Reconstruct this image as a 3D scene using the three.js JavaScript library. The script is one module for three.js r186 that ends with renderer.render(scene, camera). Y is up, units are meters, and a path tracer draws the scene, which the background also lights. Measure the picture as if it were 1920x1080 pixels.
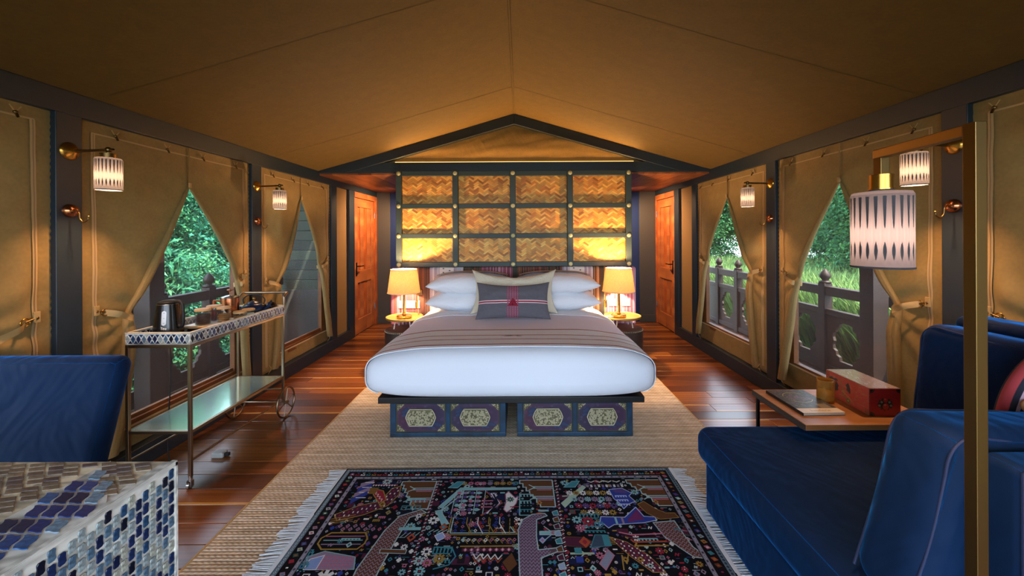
import * as THREE from 'three';
import { RoundedBoxGeometry } from 'three/addons/geometries/RoundedBoxGeometry.js';
import { mergeGeometries, mergeVertices } from 'three/addons/utils/BufferGeometryUtils.js';
import { ImprovedNoise } from 'three/addons/math/ImprovedNoise.js';
import { FontLoader } from 'three/addons/loaders/FontLoader.js';
import { RectAreaLightUniformsLib } from 'three/addons/lights/RectAreaLightUniformsLib.js';
import { TextGeometry } from 'three/addons/geometries/TextGeometry.js';

// ---------------------------------------------------------------- camera, sky, sun, exposure
const scene = new THREE.Scene();
const camera = new THREE.PerspectiveCamera(2 * Math.atan(540 / 726) * 180 / Math.PI, 1920 / 1080, 0.05, 200);
camera.position.set(0, 1.33, 0);
camera.rotation.z = -0.005;
camera.setViewOffset(1920, 1080, -15, 98, 1920, 1080);     // lens shift: the horizon lies above the middle of the frame
scene.add(camera);
const renderer = new THREE.WebGLRenderer({ antialias: true });
renderer.toneMapping = THREE.LinearToneMapping;
renderer.toneMappingExposure = 1.0;
renderer.shadowMap.enabled = true;

const SKY = 9.5;
{ // pale even daylight sky, a little whiter towards the horizon
  const W = 64, H = 32, d = new Float32Array(W * H * 4);
  for (let y = 0; y < H; y++) for (let x = 0; x < W; x++) {
    const e = Math.max(0, (y + 0.5) / H * 2 - 1), i = (y * W + x) * 4;
    d[i] = (0.8 - 0.26 * e) * SKY; d[i + 1] = (0.92 - 0.16 * e) * SKY; d[i + 2] = (1.08 - 0.02 * e) * SKY; d[i + 3] = 1;
  }
  const t = new THREE.DataTexture(d, W, H, THREE.RGBAFormat, THREE.FloatType);
  t.mapping = THREE.EquirectangularReflectionMapping; t.magFilter = THREE.LinearFilter; t.needsUpdate = true;
  scene.background = t; scene.environment = t;
}
const sun = new THREE.DirectionalLight(0xfff0d6, 21);
sun.position.set(6, 15, 3); sun.target.position.set(0, 0, -2); sun.castShadow = true;
Object.assign(sun.shadow.camera, { left: -16, right: 16, top: 16, bottom: -16, near: 1, far: 50 });
sun.shadow.mapSize.set(2048, 2048);
scene.add(sun, sun.target);
const LAMP = { sconce: 2.5, pendant: 1.7, table: 6.2, down: 10, cove: 110 };     // candela of the room's lamps

// ---------------------------------------------------------------- helpers
const PI = Math.PI, NZ = new ImprovedNoise(), nz = (x, y = 0, z = 0) => NZ.noise(x + 31.7, y + 17.3, z + 5.1);
function rng(a) { return () => { a = (a + 0x6d2b79f5) | 0; let t = Math.imul(a ^ (a >>> 15), 1 | a); t = (t + Math.imul(t ^ (t >>> 7), 61 | t)) ^ t; return ((t ^ (t >>> 14)) >>> 0) / 4294967296; }; }
const names = new Map();
function numbered(n) { const k = names.get(n) || 0; names.set(n, k + 1); return k ? `${n}_${String(k).padStart(3, '0')}` : n; }
function thing(name, label, category, pos = [0, 0, 0], turn = 0, group) {
  const o = new THREE.Group(); o.name = numbered(name); o.position.set(...pos); o.rotation.y = turn;
  o.userData = { label, category }; if (group) o.userData.group = group;
  scene.add(o); return o;
}
function struct(name, label, category = 'structure', pos = [0, 0, 0]) {
  const o = thing(name, label, category, pos); o.userData.kind = 'structure'; return o;
}
function part(name, geo, mat, parent, label) {
  const m = new THREE.Mesh(Array.isArray(geo) ? merge(geo) : geo, mat); m.name = name; m.castShadow = m.receiveShadow = true;
  if (label) m.userData.label = label;
  parent.add(m); return m;
}
function dup(o, pos, turn, label, group) {
  const c = o.clone(); c.name = numbered(o.name.replace(/_\d{3}$/, '')); c.userData = { ...o.userData, label }; if (group) c.userData.group = group;
  c.position.set(...pos); if (turn !== undefined) c.rotation.y = turn; scene.add(c); return c;
}
function merge(list) { return mergeGeometries(list.map((g) => { const h = g.index ? g.toNonIndexed() : g; for (const k of Object.keys(h.attributes)) if (!['position', 'normal', 'uv'].includes(k)) h.deleteAttribute(k); return h; })); }
function muv(g, s = 1, swap = false) {  // uv in metres from the dominant normal
  const p = g.attributes.position, n = g.attributes.normal, uv = new Float32Array(p.count * 2);
  for (let i = 0; i < p.count; i++) {
    const ax = Math.abs(n.getX(i)), ay = Math.abs(n.getY(i)), az = Math.abs(n.getZ(i)), x = p.getX(i), y = p.getY(i), z = p.getZ(i);
    let u, v; if (ay >= ax && ay >= az) { u = x; v = z; } else if (ax >= az) { u = z; v = y; } else { u = x; v = y; }
    uv[2 * i] = (swap ? v : u) * s; uv[2 * i + 1] = (swap ? u : v) * s;
  }
  g.setAttribute('uv', new THREE.BufferAttribute(uv, 2)); return g;
}
function bx(w, h, d, x = 0, y = 0, z = 0, r = 0.003, seg = 1) {
  r = Math.min(r, w / 2.05, h / 2.05, d / 2.05);
  return muv((r > 0 ? new RoundedBoxGeometry(w, h, d, seg, r) : new THREE.BoxGeometry(w, h, d)).translate(x, y, z));
}
const span = (x0, x1, y0, y1, z0, z1, r = 0.003, seg = 1) => bx(Math.abs(x1 - x0), Math.abs(y1 - y0), Math.abs(z1 - z0), (x0 + x1) / 2, (y0 + y1) / 2, (z0 + z1) / 2, r, seg);
const V = (a) => new THREE.Vector3(...a);
function tube(pts, r, seg = 24, rad = 8, closed = false, tension = 0.5) { return new THREE.TubeGeometry(new THREE.CatmullRomCurve3(pts.map(V), closed, 'catmullrom', tension), seg, r, rad, closed); }
function rod(a, b, r, rad = 10) { return new THREE.TubeGeometry(new THREE.LineCurve3(V(a), V(b)), 1, r, rad, false); }
function bar(a, b, w, h = w, r = 0.0015) { // square bar from a to b
  const A = V(a), B = V(b), d = B.clone().sub(A), g = new RoundedBoxGeometry(w, h, d.length(), 1, Math.min(r, w / 3, h / 3));
  const m = new THREE.Matrix4().lookAt(A, B, Math.abs(d.y) > 0.9 * d.length() ? new THREE.Vector3(0, 0, 1) : new THREE.Vector3(0, 1, 0));
  m.setPosition(A.add(B).multiplyScalar(0.5)); return muv(g).applyMatrix4(m);
}
function lathe(p, seg = 32) { return new THREE.LatheGeometry(p.map((a) => new THREE.Vector2(a[0], a[1])), seg); }
function cyl(r0, r1, h, x = 0, y = 0, z = 0, seg = 24) { return new THREE.CylinderGeometry(r1, r0, h, seg).translate(x, y + h / 2, z); }
function ball(r, x = 0, y = 0, z = 0, a = 16, b = 12) { return new THREE.SphereGeometry(r, a, b).translate(x, y, z); }
function torus(R, r, a = 10, b = 28) { return new THREE.TorusGeometry(R, r, a, b); }
function poly(pts) { const s = new THREE.Shape(); pts.forEach((p, i) => (i ? s.lineTo(p[0], p[1]) : s.moveTo(p[0], p[1]))); s.closePath(); return s; }
function extrude(shape, depth, bevel = 0.002, seg = 1, cs = 8) { return new THREE.ExtrudeGeometry(shape, { depth: depth - 2 * bevel, bevelEnabled: bevel > 0, bevelThickness: bevel, bevelSize: bevel, bevelOffset: -bevel, bevelSegments: seg, curveSegments: cs }).translate(0, 0, bevel); }
// a flat piece with a chamfered upper edge: outline (anticlockwise) in x,y, thickness along +z
function tile(pts, h, c = 0.001, unit = false) {
  const n = pts.length, cx = pts.reduce((s, p) => s + p[0], 0) / n, cy = pts.reduce((s, p) => s + p[1], 0) / n, P = [], U = [];
  const R = Math.max(...pts.map((p) => Math.hypot(p[0] - cx, p[1] - cy))), k = 1 - c / R;
  const xs = pts.map((p) => p[0]), ys = pts.map((p) => p[1]), x0 = Math.min(...xs), x1 = Math.max(...xs), y0 = Math.min(...ys), y1 = Math.max(...ys);
  const put = (x, y, z) => { P.push(x, y, z); U.push(unit ? (x - x0) / (x1 - x0) : x, unit ? (y - y0) / (y1 - y0) : y); };
  const inn = unit === 'rect' ? pts.map((p) => [p[0] - Math.sign(p[0] - cx) * c, p[1] - Math.sign(p[1] - cy) * c]) : pts.map((p) => [cx + (p[0] - cx) * k, cy + (p[1] - cy) * k]);
  for (let i = 0; i < n; i++) {
    const a = pts[i], b = pts[(i + 1) % n], A = inn[i], B = inn[(i + 1) % n];
    put(a[0], a[1], 0); put(b[0], b[1], 0); put(b[0], b[1], h - c); put(a[0], a[1], 0); put(b[0], b[1], h - c); put(a[0], a[1], h - c);
    put(a[0], a[1], h - c); put(b[0], b[1], h - c); put(B[0], B[1], h); put(a[0], a[1], h - c); put(B[0], B[1], h); put(A[0], A[1], h);
    put(A[0], A[1], h); put(B[0], B[1], h); put(cx, cy, h);
  }
  const g = new THREE.BufferGeometry();
  g.setAttribute('position', new THREE.Float32BufferAttribute(P, 3)); g.setAttribute('uv', new THREE.Float32BufferAttribute(U, 2));
  g.computeVertexNormals(); return g;
}
const rectPts = (w, h) => [[-w / 2, -h / 2], [w / 2, -h / 2], [w / 2, h / 2], [-w / 2, h / 2]];
// a grid surface f(u, v) -> [x, y, z]
function grid(nu, nv, f, uvf) {
  const P = [], U = [], I = [];
  for (let j = 0; j <= nv; j++) for (let i = 0; i <= nu; i++) { const u = i / nu, v = j / nv; P.push(...f(u, v)); const q = uvf ? uvf(u, v) : [u, v]; U.push(q[0], q[1]); }
  for (let j = 0; j < nv; j++) for (let i = 0; i < nu; i++) { const a = j * (nu + 1) + i, b = a + 1, c = a + nu + 1, d = c + 1; I.push(a, b, d, a, d, c); }
  const g = new THREE.BufferGeometry(); g.setAttribute('position', new THREE.Float32BufferAttribute(P, 3)); g.setAttribute('uv', new THREE.Float32BufferAttribute(U, 2));
  g.setIndex(I); g.computeVertexNormals(); return g;
}
function warp(g, f) { const p = g.attributes.position; for (let i = 0; i < p.count; i++) { const q = f(p.getX(i), p.getY(i), p.getZ(i)); p.setXYZ(i, q[0], q[1], q[2]); } g.deleteAttribute('normal'); g.deleteAttribute('uv'); g = mergeVertices(g, 1e-5); g.computeVertexNormals(); return g; }

// ---------------------------------------------------------------- textures
function ctex(w, h, draw, srgb = true) {
  const c = document.createElement('canvas'); c.width = w; c.height = h; draw(c.getContext('2d'), w, h);
  const t = new THREE.CanvasTexture(c); t.wrapS = t.wrapT = THREE.RepeatWrapping; if (srgb) t.colorSpace = THREE.SRGBColorSpace; t.anisotropy = 8; return t;
}
function dtex(w, h, f, srgb = true) { // f(u, v) -> [r, g, b] 0..255
  const d = new Uint8Array(w * h * 4);
  for (let y = 0; y < h; y++) for (let x = 0; x < w; x++) { const c = f(x / w, y / h, x, y), i = (y * w + x) * 4; d[i] = Math.max(0, Math.min(255, c[0])); d[i + 1] = Math.max(0, Math.min(255, c[1])); d[i + 2] = Math.max(0, Math.min(255, c[2])); d[i + 3] = 255; }
  const t = new THREE.DataTexture(d, w, h); t.wrapS = t.wrapT = THREE.RepeatWrapping; t.magFilter = THREE.LinearFilter; t.minFilter = THREE.LinearFilter; if (srgb) t.colorSpace = THREE.SRGBColorSpace; t.needsUpdate = true; return t;
}
const rep = (t, x, y = x) => { const c = t.clone(); c.repeat.set(x, y); c.needsUpdate = true; return c; };
const lerp = (a, b, t) => a + (b - a) * t, clamp = (x, a = 0, b = 1) => Math.min(b, Math.max(a, x));
const mix3 = (a, b, t) => [lerp(a[0], b[0], t), lerp(a[1], b[1], t), lerp(a[2], b[2], t)];
// wood: u along the grain
function wood(w, h, dark, light, o = {}) {
  const { lines = 9, seed = 1, streak = 0, streakAt = 0.1, pale = [214, 150, 84], knots = 0 } = o;
  return dtex(w, h, (u, v) => {
    const wob = 0.05 * nz(u * 3, seed * 7.1, 2) + 0.02 * nz(u * 9, v * 3, seed);
    const y = v + wob, ring = 0.5 + 0.5 * nz(y * lines, u * 1.2, seed * 3.3), fine = nz(y * 90, u * 5, seed + 9) * 0.22 + nz(y * 220, u * 14, seed + 4) * 0.14, blot = 0.25 * nz(u * 4, v * 1.5, seed * 2.2);
    let c = mix3(dark, light, clamp(ring + fine + blot));
    if (streak) { const s = clamp((streak - Math.abs(y - streakAt)) / 0.05); c = mix3(c, [pale[0] + 30 * fine, pale[1] + 30 * fine, pale[2] + 20 * fine], s * 0.85); }
    return c;
  });
}
const T = {};
T.plank = [wood(768, 96, [70, 32, 15], [142, 72, 33], { seed: 1 }), wood(768, 96, [88, 40, 17], [164, 88, 40], { seed: 2 }), wood(768, 96, [54, 24, 12], [112, 54, 26], { seed: 3 }),
  wood(768, 96, [92, 42, 18], [168, 92, 42], { seed: 4, streak: 0.14, streakAt: 0.04 }), wood(768, 96, [76, 34, 15], [148, 76, 34], { seed: 5, streak: 0.1, streakAt: 0.98 }), wood(768, 96, [104, 52, 22], [182, 106, 50], { seed: 6 })];
T.door = wood(1024, 256, [140, 72, 32], [206, 130, 70], { seed: 11, lines: 7 });
T.board = [wood(768, 128, [88, 46, 24], [146, 86, 48], { seed: 21 }), wood(768, 128, [112, 62, 32], [168, 104, 60], { seed: 22 }), wood(768, 128, [70, 36, 20], [120, 68, 38], { seed: 23 })];
T.tabletop = wood(512, 256, [150, 96, 54], [196, 140, 88], { seed: 31, lines: 12 });
T.bamboolid = wood(256, 128, [186, 134, 76], [220, 174, 116], { seed: 41, lines: 14 });
T.darkwood = wood(512, 128, [44, 34, 28], [70, 56, 46], { seed: 51 });
T.weave = dtex(128, 128, (u, v, x, y) => { const a = (x >> 2) & 1, b = (y >> 2) & 1, k = a ^ b ? 0.6 + 0.4 * Math.sin((x & 3) * PI / 3) : 0.35 + 0.5 * Math.sin((y & 3) * PI / 3); const g = 90 + 130 * k + 20 * nz(x * 0.4, y * 0.4); return [g, g, g]; }, false);
T.canvas = dtex(512, 512, (u, v, x, y) => { const k = 0.92 + 0.05 * nz(u * 9, v * 9, 3) + 0.05 * nz(u * 40, v * 40, 7) + 0.03 * ((x + y) & 1); return [178 * k, 154 * k, 102 * k]; });
T.crease = dtex(512, 512, (u, v) => { // irregular soft creases of canvas
  const w = Math.sin(2 * PI * u), s = Math.cos(2 * PI * u), a = Math.sin(2 * PI * v), b = Math.cos(2 * PI * v);
  const k = 1 - Math.abs(nz(w * 2.2 + a * 1.4, s * 2.2 + b * 1.4, 1)) * 1.8, q = 1 - Math.abs(nz(w * 4.1 + b * 3, s * 4 - a * 3.3, 6)) * 1.6;
  const g = 128 + 80 * (0.6 * k + 0.4 * q - 0.5); return [g, g, g];
}, false);
T.cotton = dtex(512, 512, (u, v) => { const w = Math.sin(2 * PI * u), s = Math.cos(2 * PI * u), a = Math.sin(2 * PI * v), b = Math.cos(2 * PI * v); const g = 128 + 90 * nz(w * 1.6 + a, s * 1.6 + b, 9) + 40 * nz(w * 4 + b * 2, s * 4 - a * 3, 4); return [g, g, g]; }, false);
T.linen = dtex(256, 256, (u, v, x, y) => { const k = 0.86 + 0.11 * nz(x * 0.9, y * 0.06, 1) + 0.11 * nz(x * 0.06, y * 0.9, 8); return [226 * k, 204 * k, 168 * k]; });
T.velvet = dtex(512, 512, (u, v) => { const w = Math.sin(2 * PI * u), s = Math.cos(2 * PI * u), a = Math.sin(2 * PI * v), b = Math.cos(2 * PI * v); const g = 128 + 110 * nz(w * 1.3 + a * 0.9, s * 1.3 + b * 1.1, 2) + 60 * nz(w * 3.3 + b * 2.7, s * 3.1 - a * 2, 5); return [g, g, g]; }, false);
T.relief = dtex(256, 256, (u, v) => { const x = u * 16, y = v * 16, g = 128 + 70 * Math.sin(x * 2.1 + 2.4 * nz(x * 0.5, y * 0.5, 3) * 3) * Math.sin(y * 2.2 + 2.2 * nz(y * 0.5, x * 0.6, 8) * 3) + 60 * nz(x * 1.4, y * 1.4, 1); return [g, g, g]; }, false);
T.jute = dtex(1024, 512, (u, v, x, y) => { // ribs run along u
  const rows = 40, r = v * rows, row = Math.floor(r), f = r - row, R = ((row * 7919) % 97) / 97, R2 = ((row * 104729) % 89) / 89;
  const braid = 0.5 + 0.5 * Math.sin(2 * PI * (u * 64 + (row & 1 ? f * 0.6 : -f * 0.6))), rib = Math.sin(PI * f);
  const k = 0.42 + 0.34 * rib + 0.16 * braid * rib + 0.14 * nz(u * 30, row * 3.1, 1) + 0.1 * (R - 0.5);
  return mix3(mix3([140, 112, 84], [198, 176, 146], clamp(k)), [232, 222, 208], R2 > 0.6 ? 0.7 * clamp(k) : 0.25 * clamp(k)).map((c) => c * (0.58 + 0.5 * clamp(k)));
});
T.juteBump = dtex(1024, 512, (u, v) => { const r = v * 40, row = Math.floor(r), f = r - row, b = 0.5 + 0.5 * Math.sin(2 * PI * (u * 64 + (row & 1 ? f * 0.6 : -f * 0.6))); const g = 255 * Math.pow(Math.sin(PI * f), 0.6) * (0.55 + 0.45 * b); return [g, g, g]; }, false);
T.stone = dtex(256, 256, (u, v) => { const k = 1 + 0.25 * nz(u * 5, v * 5, 2) + 0.25 * nz(u * 14, v * 9, 5); return [200 * k, 200 * k, 200 * k]; });
T.shell = dtex(256, 256, (u, v) => { const k = 0.96 + 0.4 * nz(u * 3 + 0.6 * nz(v * 7, u * 3, 1), v * 9, 2) + 0.25 * nz(u * 9, v * 22, 5); return [235 * k, 235 * k, 235 * k]; });
T.ground = dtex(256, 256, (u, v) => { const k = 0.8 + 0.4 * nz(u * 20, v * 20, 2); return [70 * k, 92 * k, 46 * k]; });

// ---------------------------------------------------------------- materials
const std = (o) => new THREE.MeshStandardMaterial({ roughness: 0.6, ...o }), phy = (o) => new THREE.MeshPhysicalMaterial({ roughness: 0.6, ...o });
const M = {};
M.plank = T.plank.map((map) => phy({ map, color: new THREE.Color(0.86, 1, 0.9), roughness: 0.3, bumpMap: map, bumpScale: 0.0004, clearcoat: 0.35, clearcoatRoughness: 0.22 }));
M.subfloor = std({ color: 0x120a06, roughness: 0.9 });
M.charcoal = std({ color: 0x1d2b36, roughness: 0.42 });
M.frameGreen = std({ color: 0x2c3833, roughness: 0.5 });
M.grey = std({ color: 0x454643, roughness: 0.7 });
M.blue = std({ color: 0x0e2c62, roughness: 0.6 });
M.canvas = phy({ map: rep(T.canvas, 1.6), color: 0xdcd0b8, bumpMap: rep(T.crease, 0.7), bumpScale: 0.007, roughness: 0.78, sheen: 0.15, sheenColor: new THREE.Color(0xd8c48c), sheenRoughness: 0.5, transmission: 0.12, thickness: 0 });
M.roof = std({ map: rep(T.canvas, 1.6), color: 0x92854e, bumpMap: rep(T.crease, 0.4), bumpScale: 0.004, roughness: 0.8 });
M.canvasBrown = std({ color: 0x8a6a3c, bumpMap: rep(T.weave, 30), bumpScale: 0.0004, roughness: 0.8 });
M.strap = std({ color: 0xb08f5a, bumpMap: rep(T.weave, 24), bumpScale: 0.0006, roughness: 0.7 });
M.zip = std({ color: 0xb09468, roughness: 0.55 });
M.zipDark = std({ color: 0x8a7050, roughness: 0.5 });
M.brass = std({ color: 0xb88a3e, metalness: 1, roughness: 0.26 });
M.lilac = phy({ color: 0x9d93a6, roughness: 0.9 });
M.oldBrass = std({ color: 0x80663e, metalness: 1, roughness: 0.34 });
M.bronze = std({ color: 0x8a7862, metalness: 1, roughness: 0.3 });
M.rosette = std({ color: 0xc9bd86, metalness: 0.5, roughness: 0.5 });
M.copper = std({ color: 0xc07850, metalness: 1, roughness: 0.22 });
M.copperDark = std({ color: 0x8a4a2c, metalness: 1, roughness: 0.35 });
M.steel = std({ color: 0xb8b8b6, metalness: 1, roughness: 0.25 });
M.blackSteel = std({ color: 0x17181a, metalness: 0.6, roughness: 0.5 });
M.door = std({ map: rep(T.door, 0.9, 1.6), roughness: 0.45 });
M.doorLight = std({ map: rep(T.door, 0.9, 1.2), color: 0xffe2b8, roughness: 0.45 });
M.board = T.board.map((map) => std({ map, roughness: 0.4 }));
M.jamb = std({ map: rep(T.tabletop, 0.8, 1.1), color: 0xa8987c, roughness: 0.5 });
M.bamboo = std({ color: 0xffffff, vertexColors: true, roughness: 0.5 });
M.cotton = phy({ color: 0xd4dae6, roughness: 0.85, bumpMap: rep(T.cotton, 1.3), bumpScale: 0.002, sheen: 0.2, sheenColor: new THREE.Color(0xffffff) });
M.pillow = phy({ color: 0xe4e7ee, roughness: 0.85, bumpMap: rep(T.cotton, 2), bumpScale: 0.006 });
M.sheet = phy({ color: 0xe2e0f0, roughness: 0.85, bumpMap: rep(T.cotton, 1.6), bumpScale: 0.003 });
M.cream = phy({ color: 0xd6cdb6, roughness: 0.85, bumpMap: rep(T.cotton, 4), bumpScale: 0.006 });
M.velvet = phy({ color: new THREE.Color(0.001, 0.012, 0.045), roughness: 0.75, specularIntensity: 0.25, sheen: 1, sheenColor: new THREE.Color(0.004, 0.3, 1), sheenRoughness: 0.6, bumpMap: rep(T.velvet, 1.8), bumpScale: 0.007 });
M.velvetPipe = phy({ color: new THREE.Color(0.002, 0.01, 0.05), roughness: 0.7, sheen: 0.5, sheenColor: new THREE.Color(0.004, 0.09, 0.38) });
M.shade = phy({ map: rep(T.linen, 3, 2), color: new THREE.Color(0.92, 0.86, 0.76), roughness: 0.95, transmission: 0.5, thickness: 0, specularIntensity: 0.3 });
M.trim = std({ color: 0xcbb794, roughness: 0.9 });
M.frost = phy({ color: new THREE.Color(0.056, 0.057, 0.07), roughness: 0.9, transmission: 0.14, thickness: 0, specularIntensity: 0.4 });
M.frostRefract = phy({ color: new THREE.Color(0.046, 0.045, 0.052), roughness: 0.8, transmission: 0.11, thickness: 0 });  // darker glass colour for the dark refraction bands of the ribs
M.bulb = std({ color: 0xfff0dc, emissive: 0xffd2a0, emissiveIntensity: 4 });
M.bulbCool = std({ color: 0xfff4ee, emissive: 0xffd9c4, emissiveIntensity: 4 });
M.glass = phy({ color: 0xf4f8f6, roughness: 0.03, transmission: 1, thickness: 0, ior: 1.45 });
M.pane = phy({ color: 0xffffff, roughness: 0.02, transmission: 1, thickness: 0, ior: 1.3 });
M.mesh = std({ color: 0x807a7e, roughness: 0.9, transparent: true, opacity: 0.19 });
M.mirror = std({ color: 0xc8e2d6, metalness: 0.8, roughness: 0.14 });
M.inlayWhite = std({ map: rep(T.shell, 3), color: 0xf0efe6, roughness: 0.38 });
M.inlayCream = std({ map: rep(T.shell, 4), color: 0xf6e6c4, roughness: 0.4 });
const tone = (hex, r = 0.3) => std({ map: rep(T.shell, 9), color: hex, roughness: r });
M.lantern = [0x1f3c86, 0x2c529c, 0x16285c, 0x86a8c4, 0x3a6cac].map((c) => tone(c));
M.tile = [0x10214e, 0x1b3266, 0x0b1530, 0x5f7f9a, 0xa8b8bc, 0x2c5480, 0xc2c6b8, 0x16285a].map((c) => tone(c));
M.brick = [0x7a6a60, 0x8c7a6a, 0x68595a, 0x9a8872].map((c) => tone(c));
M.black = std({ color: 0x0b0b0d, roughness: 0.22 });
M.blackMatte = std({ color: 0x0e0e10, roughness: 0.6 });
M.cord = std({ color: 0x0a0a0a, roughness: 0.6 });
M.bedBlack = std({ color: 0x080b0f, roughness: 0.4 });
M.bedBlue = std({ map: rep(T.stone, 2), color: 0x0e3a58, roughness: 0.4 });
M.gilt = std({ color: 0xf4ecca, metalness: 0.35, roughness: 0.42, bumpMap: rep(T.relief, 14), bumpScale: 0.006 });
M.giltDark = std({ color: 0x807c5c, metalness: 0.6, roughness: 0.45, bumpMap: rep(T.relief, 16), bumpScale: 0.006 });
M.tray = std({ color: 0xc4a45c, metalness: 0.75, roughness: 0.35 });
M.whiteSteel = std({ color: 0xd8d4cc, roughness: 0.4 });
M.stool = std({ map: rep(T.darkwood, 3), color: 0xd0b8b0, roughness: 0.5 });
M.stoolTop = std({ color: 0x4a332a, roughness: 0.55 });
M.plate = std({ color: 0xa9aaa6, roughness: 0.4 });
M.whiteEnamel = std({ color: 0xe8e4dc, roughness: 0.3 });
M.bambooLid = std({ map: rep(T.bamboolid, 8), roughness: 0.55 });
M.jarTea = std({ color: 0x3a1510, roughness: 0.7 }); M.jarRed = std({ color: 0x6e1c18, roughness: 0.7 }); M.cookie = std({ color: 0xa8713c, roughness: 0.8 }); M.sugar = std({ color: 0xe9e6e0, roughness: 0.8 });
M.navyEnamel = std({ color: 0x0d2242, roughness: 0.3 });
M.deck = T.board.map((map) => std({ map, color: 0xb8aeb0, roughness: 0.6 }));
M.rail = std({ map: rep(T.darkwood, 2, 4), color: 0xc9b2a6, roughness: 0.6 });
M.siding = [0x48564a, 0x3e4a42, 0x536050].map((c) => std({ map: rep(T.stone, 1.2, 5), color: c, roughness: 0.7 }));
M.ground = std({ map: rep(T.ground, 12), roughness: 1 });
M.bark = std({ map: rep(T.darkwood, 3, 6), color: 0xb0a090, roughness: 0.9 });
M.tableTop = std({ map: rep(T.tabletop, 2.2, 2.2), roughness: 0.38 });
M.tableEdge = std({ map: rep(T.darkwood, 3), roughness: 0.6 });
// ---------------------------------------------------------------- the tent: sizes (metres; the camera looks along -z, D is the distance from it)
const XL = -2.19, XR = 2.075, XC = -0.0575, EAVE = 2.045, RIDGE = 2.66, BACK = 5.95, FRONT = -1.3, GABLE = 4.21;
const POSTS = { '-1': [[-0.9, -0.78], [0.47, 0.59], [1.828, 1.939], [3.167, 3.285], [4.5, 4.635], [4.98, 5.13]], 1: [[-0.9, -0.78], [0.45, 0.56], [1.793, 1.907], [3.145, 3.267], [4.565, 4.68], [5.07, 5.21]] };
const face = (s) => (s < 0 ? XL : XR);
const D2 = (d0, d1) => [-d1, -d0];                                   // z range of a distance range
const spanD = (x0, x1, y0, y1, d0, d1, r, seg) => span(x0, x1, y0, y1, -d1, -d0, r, seg);

// ---- floor: boards laid across the room
{
  const fl = struct('floor', 'floor of polished reddish brown boards with pale sapwood streaks', 'floor');
  part('subfloor', spanD(XL - 0.1, XR + 0.1, -0.08, -0.022, FRONT - 0.1, BACK + 0.1, 0), M.subfloor, fl);
  const R = rng(5), W = 0.124, lens = [1.5, 1.9, 2.3, 2.7], geos = {};
  for (let d = FRONT, row = 0; d < BACK - 0.02; d += W, row++) {
    const w = Math.min(W, BACK - d) - 0.003; let x = XL - 0.02 - R() * 1.4;
    while (x < XR + 0.02) {
      const L = d < 0.6 ? 5 : lens[Math.floor(R() * 4)], x0 = Math.max(x, XL - 0.02), x1 = Math.min(x + L, XR + 0.02);
      if (x1 - x0 > 0.05) {
        const key = `${(x1 - x0).toFixed(3)}|${w.toFixed(3)}`, g = geos[key] || (geos[key] = tile(rectPts(x1 - x0 - 0.002, w), 0.022, 0.0014, 'rect').rotateX(-PI / 2));
        const m = part('plank', g, M.plank[Math.floor(R() * 6)], fl); m.position.set((x0 + x1) / 2, -0.022, -(d + W / 2)); if (R() < 0.5) m.rotation.y = PI;
      }
      x += L;
    }
  }
}

// ---- side walls: posts, beams, plain panels; the bays between the posts are filled with windows and curtains
function wallSide(s) {
  const w = struct(s < 0 ? 'wall_left' : 'wall_right', s < 0 ? 'left tent wall of dark posts and beams with canvas bays' : 'right tent wall of dark posts and beams with canvas bays', 'wall');
  const f = face(s), o = (n) => f + s * n;                           // n outwards from the inner face
  for (const [a, b] of POSTS[s]) part('post', spanD(o(0), o(0.1), 0, 1.935, a, b, 0.004), M.charcoal, w);
  part('eave_beam', spanD(o(-0.004), o(0.1), 1.93, EAVE, FRONT, BACK, 0.004), M.charcoal, w);
  part('base_beam', spanD(o(-0.002), o(0.1), 0, 0.125, FRONT, s < 0 ? 5.13 : 5.21, 0.004), M.charcoal, w);
  const p = POSTS[s];
  part('canvas_panel', spanD(o(0.035), o(0.05), 0.12, 1.935, p[4][1] - 0.01, p[5][0] + 0.01, 0.002), M.canvasBrown, w);
  part('canvas_panel', spanD(o(0.04), o(0.06), 0.12, 1.935, FRONT, p[1][0] + 0.01, 0.002), M.canvas, w);
  for (let i = 1; i < 4; i++) { // boards that close each bay below and above its window
    part('lower_panel', spanD(o(0.075), o(0.1), 0, 0.3, p[i][1], p[i + 1][0], 0.002), M.jamb, w);
    part('upper_panel', spanD(o(0.075), o(0.1), 1.79, 1.935, p[i][1], p[i + 1][0], 0.002), M.jamb, w);
  }
  part('outer_canvas', spanD(o(0.12), o(0.14), 0, 0.28, FRONT, BACK, 0.002), M.canvasBrown, w);
  return w;
}
wallSide(-1); wallSide(1);
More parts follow.
